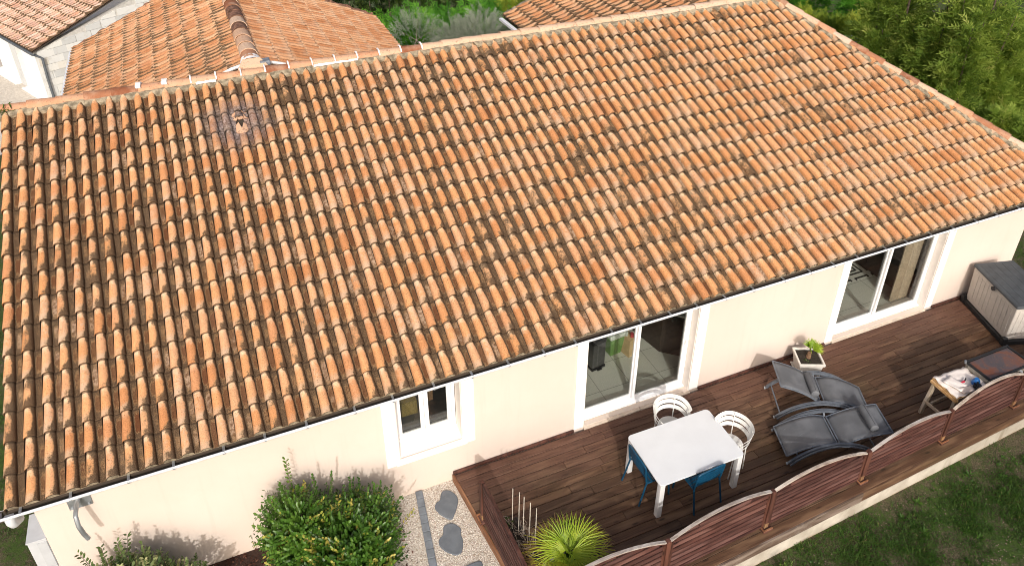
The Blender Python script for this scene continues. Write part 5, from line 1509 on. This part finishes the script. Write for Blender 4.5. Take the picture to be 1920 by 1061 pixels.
def weed(name, n, region, size, seed, count=22, label=None):
    rng = np.random.default_rng(seed); Ps, Ds, Ls = [], [], []
    for i in range(n):
        c = np.array([rng.uniform(region[0], region[1]), rng.uniform(region[2], region[3]), -.445]); s = size * rng.uniform(.6, 1.5)
        if c[1] > -2.98 + .0405 * (c[0] - 9.81): continue
        k = count
        d = np.stack([rng.normal(size=k), rng.normal(size=k), rng.uniform(.15, .9, k)], 1); Ps.append(np.repeat(c[None], k, 0) + d * s * .12); Ds.append(d); Ls.append(np.full(k, s))
    Ps, Ds, Ls = map(np.concatenate, (Ps, Ds, Ls)); m = len(Ps)
    V_, F_ = ovalset(Ps, Ds, np.array([0, 0, 1.0]) + rng.normal(size=(m, 3)) * .2, Ls * rng.uniform(.6, 1.2, m), Ls * .32, .05)
    o = npmesh(name, V_, F_, M['weed'], None, np.repeat(rng.uniform(0, .75, m), 4)); o['kind'] = 'stuff'; return o
weed('clover_weeds', 420, (8.5, 16.5, -6.5, -2.95), .045, 3, 12)
weed('broadleaf_weeds', 60, (8.8, 15.5, -4.2, -2.98), .06, 4, 16)
for k, (x_, y_, lb) in enumerate(((9.95, -3.2, 'pale green weed tuft against the concrete wall foot'), (10.72, -3.85, 'pale green upright weed standing in the lawn'))):
    t = thing('weed_plant', lb, 'weed', (x_, y_, -.45)); n = 160
    P_ = np.array([x_, y_, -.43]) + RNG.normal(size=(n, 3)) * [.05, .05, .05] + np.array([0, 0, .07]); V_, F_ = ovalset(P_, randdir(n) + [0, 0, .9], randdir(n), .06, .016)
    npmesh('leaves', V_, F_, M['weed'], t, RNG.uniform(.6, 1, len(F_)))
# flat stone by the wall
mb = MB(); rr = random.Random(2); poly = [(10.03 + .17 * math.cos(a) * rr.uniform(.7, 1.15), -3.24 + .09 * math.sin(a) * rr.uniform(.8, 1.2)) for a in [k * .7 for k in range(9)]]
setp(mb.prism(poly, -.47, -.42).build('flat_stone', M['stone_sill'], None, bevel=.012), 'flat pale stone lying on the lawn at the foot of the concrete wall', 'stone')
# clods and litter give the bare soil relief
n = 5000; P_ = np.stack([RNG.uniform(8.3, 16.5, n), RNG.uniform(-6.8, -2.9, n), np.full(n, -.449)], 1)
P_ = P_[P_[:, 1] < -2.95 + .0405 * (P_[:, 0] - 9.81)]; n = len(P_)
sz = RNG.uniform(.004, .016, (n, 1, 1)) * RNG.uniform(.6, 1.4, (n, 1, 3)); V_ = oc[None] * sz + P_[:, None, :]
F_ = (np.arange(n)[:, None, None] * 6 + of[None]).reshape(-1, 3)
o = npmesh('soil_clods', V_.reshape(-1, 3), F_, simple('soil_clod', (.15, .12, .085), .95, var=.5, scale=30), None, None); o['kind'] = 'stuff'
# moss tuft on the left ridge end
t = thing('roof_weed', 'small green weed growing on the left end of the main ridge', 'weed', (.72, 5.30, 5.0)); n = 60
P_ = np.array([.72, 5.22, 4.98]) + RNG.normal(size=(n, 3)) * [.05, .05, .02]; V_, F_ = leafset(P_, randdir(n) + [0, 0, .8], randdir(n), RNG.uniform(.03, .13, n), .012); npmesh('leaves', V_, F_, M['weed'], t, RNG.random(len(F_)))

# ------------------------------------------------------------------ trees and hedges
def sprays(P, D, k, L, W, rv, spread=.8, sl=.35):
    n = len(P); D = nrmz(D); lat = nrmz(np.cross(D, randdir(n) * .8 + np.array([-.2, -.45, .8])))
    u = (np.arange(k) / (k - 1))[None, :, None]; sgn = np.where(np.arange(k) % 2 == 0, 1.0, -1.0)[None, :, None]
    SLn = (sl * RNG.uniform(.6, 1.3, n))[:, None, None]
    pos = P[:, None, :] + D[:, None, :] * SLn * u - np.array([0, 0, 1.0]) * SLn * .25 * u ** 2
    dr = D[:, None, :] + lat[:, None, :] * sgn * spread + RNG.normal(size=(n, k, 3)) * .25
    m = n * k
    up = np.broadcast_to(np.cross(lat, D)[:, None, :], (n, k, 3)).reshape(-1, 3)
    V_, F_ = leafset(pos.reshape(-1, 3), dr.reshape(-1, 3), up, RNG.uniform(.6, 1.2, m) * L, RNG.uniform(.7, 1.2, m) * W, .05)
    r = np.repeat(rv, k) + RNG.uniform(-.12, .12, m)
    return V_, F_, np.repeat(np.clip(r, 0, 1), 2)
def conifer(name, label, x, y, h, rad, n, mat, seed, k=14, leaders=5, L=.12, W=.03, sl=.4, group=None, z0=None, upw=.7):
    global RNG
    RNG = np.random.default_rng(seed); rr = random.Random(seed)
    z0 = gz(x, y) if z0 is None else z0
    t = thing(name, label, 'tree', (x, y, z0), 0, group)
    Pa, Da, Ra = [], [], []
    tips = []
    for l in range(leaders):
        a = 6.28 * l / leaders + rr.uniform(-.4, .4); off = rad * (.0 if l == 0 else rr.uniform(.30, .62)); hh = h * (1.0 if l == 0 else rr.uniform(.62, .92)); rl = rad * (.70 if l == 0 else rr.uniform(.42, .6))
        cx, cy = x + off * math.cos(a), y + off * math.sin(a); tips.append((cx, cy, z0 + hh))
        m = int(n / leaders)
        hf = RNG.beta(1.1, 1.25, m); prof = rl * np.clip((1 - hf) ** .75 * (.55 + .9 * np.minimum(hf * 3, .5)), .04, 2)
        ang = RNG.uniform(0, 6.28, m); q = RNG.uniform(.35, 1.0, m) ** .5
        lump = 1 + .22 * np.sin(ang * 3 + hf * 9 + l) + .15 * np.sin(ang * 5 - hf * 17)
        r_ = prof * q * lump
        Pa.append(np.stack([cx + r_ * np.cos(ang), cy + r_ * np.sin(ang), z0 + .15 + hf * (hh - .15)], 1))
        Da.append(np.stack([np.cos(ang), np.sin(ang), np.full(m, upw)], 1) + RNG.normal(size=(m, 3)) * .35)
        Ra.append(np.clip(RNG.normal(size=m) * .14 + .42 + .22 * np.sin(ang * 2.3 + l + hf * 6), 0, 1))
    Pa, Da, Ra = map(np.concatenate, (Pa, Da, Ra))
    V_, F_, R_ = sprays(Pa, Da, k, L, W, Ra, sl=sl)
    o = npmesh('crown', V_, F_, mat, t, R_); o['kind'] = 'stuff'
    mb = MB(); mb.tube([(x, y, z0 - .1), (x, y, z0 + h * .5), (x, y, z0 + h * .93)], .1, 8, rr=[.13, .08, .015]); mb.build('trunk', M['bark'], t, smooth=True)
    mb = MB()
    for i in range(70):
        j = rr.randrange(len(Pa)); e = Vector(Pa[j]); b = Vector((x, y, max(z0 + .2, e.z - .45))); mb.tube([tuple(b), tuple(b.lerp(e, .5) + Vector((0, 0, .05))), tuple(e)], .012, 4, rr=[.022, .012, .004])
    for tp in tips[1:]: mb.tube([(x, y, z0 + .3), ((x + tp[0]) / 2, (y + tp[1]) / 2, z0 + .8), tp], .04, 6, rr=[.07, .05, .01])
    mb.build('limb', M['bark'], t, smooth=True)
    return t
def hedge(name, label, p0, p1, w, h, n, mat, seed, k=14, L=.13, W=.032, sl=.38, lumps=.18, z0=None, cat='hedge', topy=0.0, up=.9):
    global RNG
    RNG = np.random.default_rng(seed)
    p0, p1 = np.array(p0, float), np.array(p1, float); d = p1 - p0; Ln = np.linalg.norm(d); d /= Ln; sd = np.array([-d[1], d[0]])
    z0 = gz(p0[0], p0[1]) if z0 is None else z0
    c = (p0 + p1) / 2; t = thing(name, label, cat, (c[0], c[1], z0), math.atan2(d[1], d[0]))
    s = RNG.uniform(0, Ln, n); th = RNG.uniform(-.15, math.pi + .15, n); q = RNG.uniform(.55, 1, n) ** .5
    lump = 1 + lumps * (np.sin(s * 3.1 + th * 2) + .6 * np.sin(s * 6.7 - th * 3))
    ct, st = np.cos(th), np.sin(th); sq = 1 / np.maximum(np.abs(ct), np.abs(st)) ** .6
    a = ct * sq * w / 2 * q * lump; b = st * sq * q * lump
    P = np.stack([p0[0] + d[0] * s + sd[0] * a, p0[1] + d[1] * s + sd[1] * a, z0 + h * np.clip(.02 + b * .80, .02, 1.3)], 1)
    lowm = RNG.random(n) < .45
    P[lowm, 2] = z0 + RNG.uniform(.05, .8, lowm.sum()) * h
    sg = np.where(RNG.random(n) < .5, -1, 1); aa = np.where(lowm, sg * w / 2 * RNG.uniform(.75, 1.05, n) * lump, a)
    P[:, 0] = p0[0] + d[0] * s + sd[0] * aa; P[:, 1] = p0[1] + d[1] * s + sd[1] * aa
    D = np.stack([sd[0] * np.sign(aa) * .7, sd[1] * np.sign(aa) * .7, np.full(n, up)], 1) + RNG.normal(size=(n, 3)) * .4
    rv = np.clip(.45 + .2 * np.sin(s * 4) + RNG.normal(size=n) * .15 + topy * (P[:, 2] - z0 - h * .75), 0, 1)  # topy lightens upper sprays, painting the sunlit hedge top into their colour
    V_, F_, R_ = sprays(P, D, k, L, W, rv, sl=sl)
    o = npmesh('foliage', V_, F_, mat, t, R_); o['kind'] = 'stuff'
    mb = MB(); x = .3
    while x < Ln: b_ = p0 + d * x; mb.tube([(b_[0], b_[1], z0 - .1), (b_[0], b_[1], z0 + h * .75)], .03, 6, rr=[.045, .02]); x += .7
    mb.build('stems', M['bark'], t); return t
TG = 'feathery cypress trees right of the house'
tr = [(22.31, 7.22, 3.35, 1.15, 'feathery cypress rising just right of the clipped yellow hedge'), (22.1, 5.73, 3.25, 1.2, 'yellow-green cypress in the middle of the front group'), (22.78, 4.92, 3.25, 1.2, 'cypress with a pale spiky leader near the right edge'), (23.85, 4.84, 3.45, 1.3, 'cypress cut by the right edge, level with the spiky one'), (21.56, 4.43, 2.35, 1.05, 'low bushy cypress in front, closest to the roof hip'), (22.01, 3.42, 2.15, 1.0, 'low cypress at the right edge just above the roof corner'), (21.96, 5.83, 2.15, 1.0, 'low cypress beside the roof hip, below the yellow-green one'), (22.27, 7.23, 4.65, 1.6, 'tall cypress at the top edge behind the hedge end'), (22.59, 6.26, 4.65, 1.7, 'tall dark cypress at the top edge beside the pale gap'), (22.85, 5.17, 5.05, 1.8, 'tall cypress in the top right corner'), (24.49, 5.0, 4.05, 1.5, 'cypress half outside the right edge, behind the spiky one'), (23.99, 6.39, 3.85, 1.2, 'shorter cypress under the pale gap at the top')]
for i, (x_, y_, h_, r_, lb) in enumerate(tr):
    conifer('cypress_tree', lb, x_, y_, h_, r_, 5600 if i < 8 else 5000, M['cedar'], 100 + i, leaders=8, L=.14, W=.034, sl=.42, group=TG, k=12)
hedge('golden_hedge', 'clipped yellow-green hedge behind the hip end of the roof', (21.9, 13.3), (25.3, 9.5), 1.5, 2.3, 6500, M['thuja_y'], 201, L=.11, W=.026, sl=.30, lumps=.08, topy=.35, up=1.2)
conifer('shrub', 'bright green upright shrub at the top, between hedge and cypresses', 26.6, 12.6, 3.6, 1.0, 1600, M['thuja'], 203, leaders=4)
conifer('shrub', 'dark green shrub at the very top edge behind the golden hedge', 26.0, 16.0, 3.6, 1.8, 2200, M['thuja'], 204, leaders=5)
conifer('shrub', 'olive-green shrub at the very top edge above the roof apex', 22.6, 16.6, 3.0, 1.7, 2200, M['thuja_y'], 205, leaders=5)
hedge('thuja_hedge', 'bright green thuja hedge in the courtyard behind the ridge', (8.6, 15.0), (13.6, 14.6), 2.6, 3.0, 6500, M['thuja'], 210, L=.14, W=.032, sl=.45, lumps=.14, up=.35, k=14)
hedge('far_hedge', 'dark green hedge behind the thuja hedge at the top edge', (7.2, 19.2), (14.5, 18.4), 2.2, 5.6, 5200, M['dark_leaf'], 211, L=.12, W=.05, sl=.3, lumps=.2)
hedge('golden_shrub', 'yellowish shrub at the top edge left of the second wing roof', (13.2, 15.6), (16.5, 15.2), 1.5, 3.3, 2300, M['thuja_y'], 212, L=.13, W=.03, sl=.4)
def olive(x, y, h, rad, n, seed):
    global RNG
    RNG = np.random.default_rng(seed); z0 = gz(x, y); rr = random.Random(seed)
    t = thing('olive_tree', 'grey-green olive tree in the courtyard behind the ridge', 'tree', (x, y, z0))
    cl = [(x + rr.uniform(-1, 1) * rad * .8, y + rr.uniform(-1, 1) * rad * .4, z0 + h * rr.uniform(.5, .84), rad * rr.uniform(.34, .55)) for _ in range(11)]
    Pa, Da = [], []
    for cx, cy, cz, r_ in cl:
        d = randdir(n // 11); P = np.array([cx, cy, cz]) + d * r_ * RNG.uniform(.3, 1, (len(d), 1)) ** .5 * [1, 1, .95]; Pa.append(P); Da.append(d + [0, 0, .9])
    Pa, Da = np.concatenate(Pa), np.concatenate(Da)
    V_, F_, R_ = sprays(Pa, Da, 12, .085, .017, np.clip(RNG.normal(size=len(Pa)) * .2 + .5, 0, 1), .9, .38)
    o = npmesh('crown', V_, F_, M['olive'], t, R_); o['kind'] = 'stuff'
    mb = MB(); mb.tube([(x, y, z0 - .1), (x + .05, y, z0 + .8), (x, y, z0 + h * .5)], .1, 8, rr=[.13, .1, .06])
    for cx, cy, cz, r_ in cl: mb.tube([(x, y, z0 + h * .4), ((x + cx) / 2, (y + cy) / 2, (z0 + h * .4 + cz) / 2 + .1), (cx, cy, cz)], .03, 6, rr=[.05, .03, .01])
    for j in range(120):
        e = Vector(Pa[rr.randrange(len(Pa))]); c = min(cl, key=lambda q: (Vector(q[:3]) - e).length); mb.tube([c[:3], tuple(e)], .006, 4, rr=[.01, .003])
    mb.build('trunk', M['twig'], t, smooth=True)
olive(11.0, 12.7, 3.3, 1.75, 2900, 220)
RNG = np.random.default_rng(99)
# white dish-like garden table seen over the hip
t = thing('garden_dish', 'white round dish standing beside the hedge just beyond the roof hip', 'dish', (21.72, 8.48, -.45))
mb = MB()
for r0, z in ((.05, -.06), (.2, -.03), (.30, .03)): pass
rows = [[(21.72 + r_ * math.cos(2 * math.pi * k / 24), 8.48 + r_ * math.sin(2 * math.pi * k / 24), 2.0 + z) for k in range(25)] for r_, z in ((.33, .02), (.32, .035), (.2, .0), (.02, -.02))]
MB().grid(rows).build('bowl', M['door_white'], t, smooth=True); MB().tube([(21.72, 8.48, -.45), (21.72, 8.48, 1.99)], .03, 8).build('stand', M['zinc'], t)

# ------------------------------------------------------------------ neighbouring stone house with garage doors
sh = thing('stone_house', 'pale block-walled neighbouring house with pinkish tile roof and white garage doors', 'house', (-2.25, 25.73, -3))
C0 = Vector((-2.25, 25.73, 0)); EV = Vector((-.45, .89, 0)).normalized(); GV = Vector((.89, .45, 0)).normalized()
ZB, ZEV = -3.2, -.87
HL = 9.0; GW = 9.0; SLP = .36
def sp_(e, g_, z): return C0 + EV * e + GV * g_ + Vector((0, 0, z))
def shbox(name, e0, e1, g0, g1, z0, z1, mat, **k):
    return MB().hexa([sp_(e0, g0, z0), sp_(e0, g1, z0), sp_(e1, g1, z0), sp_(e1, g0, z0), sp_(e0, g0, z1), sp_(e0, g1, z1), sp_(e1, g1, z1), sp_(e1, g0, z1)]).build(name, mat, sh, **k)
# gable wall core and courses of blocks
MB().hexa([sp_(.03, 0.03, ZB), sp_(.03, GW, ZB), sp_(.3, GW, ZB), sp_(.3, 0.03, ZB), sp_(.03, 0.03, ZEV), sp_(.03, GW, ZEV + SLP * GW * .72), sp_(.3, GW, ZEV + SLP * GW * .72), sp_(.3, 0.03, ZEV)]).build('wall', M['joint'], sh)
BHt, BLn = .30, .62; rr = random.Random(6); i = 0
z = ZB + .2
def verge_z(g_): return ZEV + g_ * .72 * SLP - .05
cnt = 0
while z < 2.2:
    g_ = 0.0 if i % 2 == 0 else -BLn * .45
    while g_ < 7.6:
        g0, g1 = max(0.0, g_) + .006, g_ + BLn - .006
        if g1 > .1 and verge_z(g0) > z + .05 and (z > -2.9):
            zt0, zt1 = min(z + BHt - .012, verge_z(g0)), min(z + BHt - .012, verge_z(g1))
            e_ = rr.uniform(-.004, .006)
            MB().hexa([sp_(e_, g0, z), sp_(e_, g1, z), sp_(.05, g1, z), sp_(.05, g0, z), sp_(e_, g0, zt0), sp_(e_, g1, zt1), sp_(.05, g1, zt1), sp_(.05, g0, zt0)]).build('stone_block', M['block'], sh, rnd=rr.random()); cnt += 1
        g_ += BLn * rr.uniform(.85, 1.15)
    z += BHt; i += 1
# front with two garage openings
shbox('front_pillar', .02, .42, 0.02, .4, ZB, ZEV - .02, M['block'], rnd=.5)
shbox('front_pillar', 2.42, 3.05, 0.0, .4, ZB, ZEV - .02, M['block'], rnd=.3)
shbox('front_lintel', .42, 2.42, 0.03, .4, -1.18, ZEV - .02, M['block'], rnd=.6)
shbox('front_lintel', 3.05, 5.6, 0.03, .4, -1.18, ZEV - .02, M['block'], rnd=.6)
shbox('garage_door', .42, 2.42, .20, .25, ZB, -1.18, M['door_white']); shbox('garage_door', 3.05, 5.6, .20, .25, ZB, -1.18, M['door_white'])
shbox('doorstep', .42, 2.42, -.25, .20, ZB, -3.02, M['white']); shbox('doorstep', 3.05, 5.6, -.25, .20, ZB, -3.02, M['white'])
# roof
ORI = sp_(-.08, -.18, ZEV + .05); upr = (GV * .72 + Vector((0, 0, .72 * SLP))).normalized(); n_ = EV.cross(upr).normalized()
if n_.z < 0: n_ = -n_
li = ([], [], [], [])
Bm = Matrix(((-EV.x, upr.x, n_.x, 0), (-EV.y, upr.y, n_.y, 0), (-EV.z, upr.z, n_.z, 0), (0, 0, 0, 1)))
V0, F0, U0 = tile_mesh(.24, .42, .022, .016, .03)
start = ORI + EV * 7.2
for i in range(20):
    for j in range(30):
        put(li, V0, F0, U0, Matrix.Translation(start - EV * (.24 * j) + upr * (i * .42) + n_ * random.uniform(0, .006)) @ Bm @ Matrix.Rotation(R(random.uniform(-.8, .8)), 4, 'Z'), random.random())
rb_ = MB(); a0 = ORI - n_ * .06; a1 = a0 + EV * 7.3; b0, b1 = a0 + upr * 8.3, a1 + upr * 8.3
rb_.hexa([a0, a1, b1, b0, a0 + n_ * .05, a1 + n_ * .05, b1 + n_ * .05, b0 + n_ * .05]); rf = rb_.build('roof', M['felt'], sh)
merged_tiles('roof_tiles', li, M['tile_pink'], rf)
MB().tube([tuple(ORI + EV * -.05 - n_ * .10 + GV * -.05), tuple(ORI + EV * 7.3 - n_ * .10 + GV * -.05)], .06, 8).build('gutter', M['zinc_dark'], sh, smooth=True)
q = [ORI + EV * .05 - n_ * .12 + GV * -.04, sp_(-.02, -.05, ZEV - .16), sp_(-.12, .10, ZEV - .28), sp_(-.10, .07, -2.0), sp_(-.10, .07, -3.1)]
MB().tube([tuple(p) for p in q], .05, 10).build('downpipe', M['zinc_dark'], sh, smooth=True)
# low shrub at the foot of the stone wall
bush('wall_shrub', 'small green shrub at the foot of the stone wall', [((.2, 22.6, -1.8), (.5, .4, .45), 1)], 160, M['bush'], (.2, 22.6, -2.3), lf=(.10, .06), per=12, seed=51)
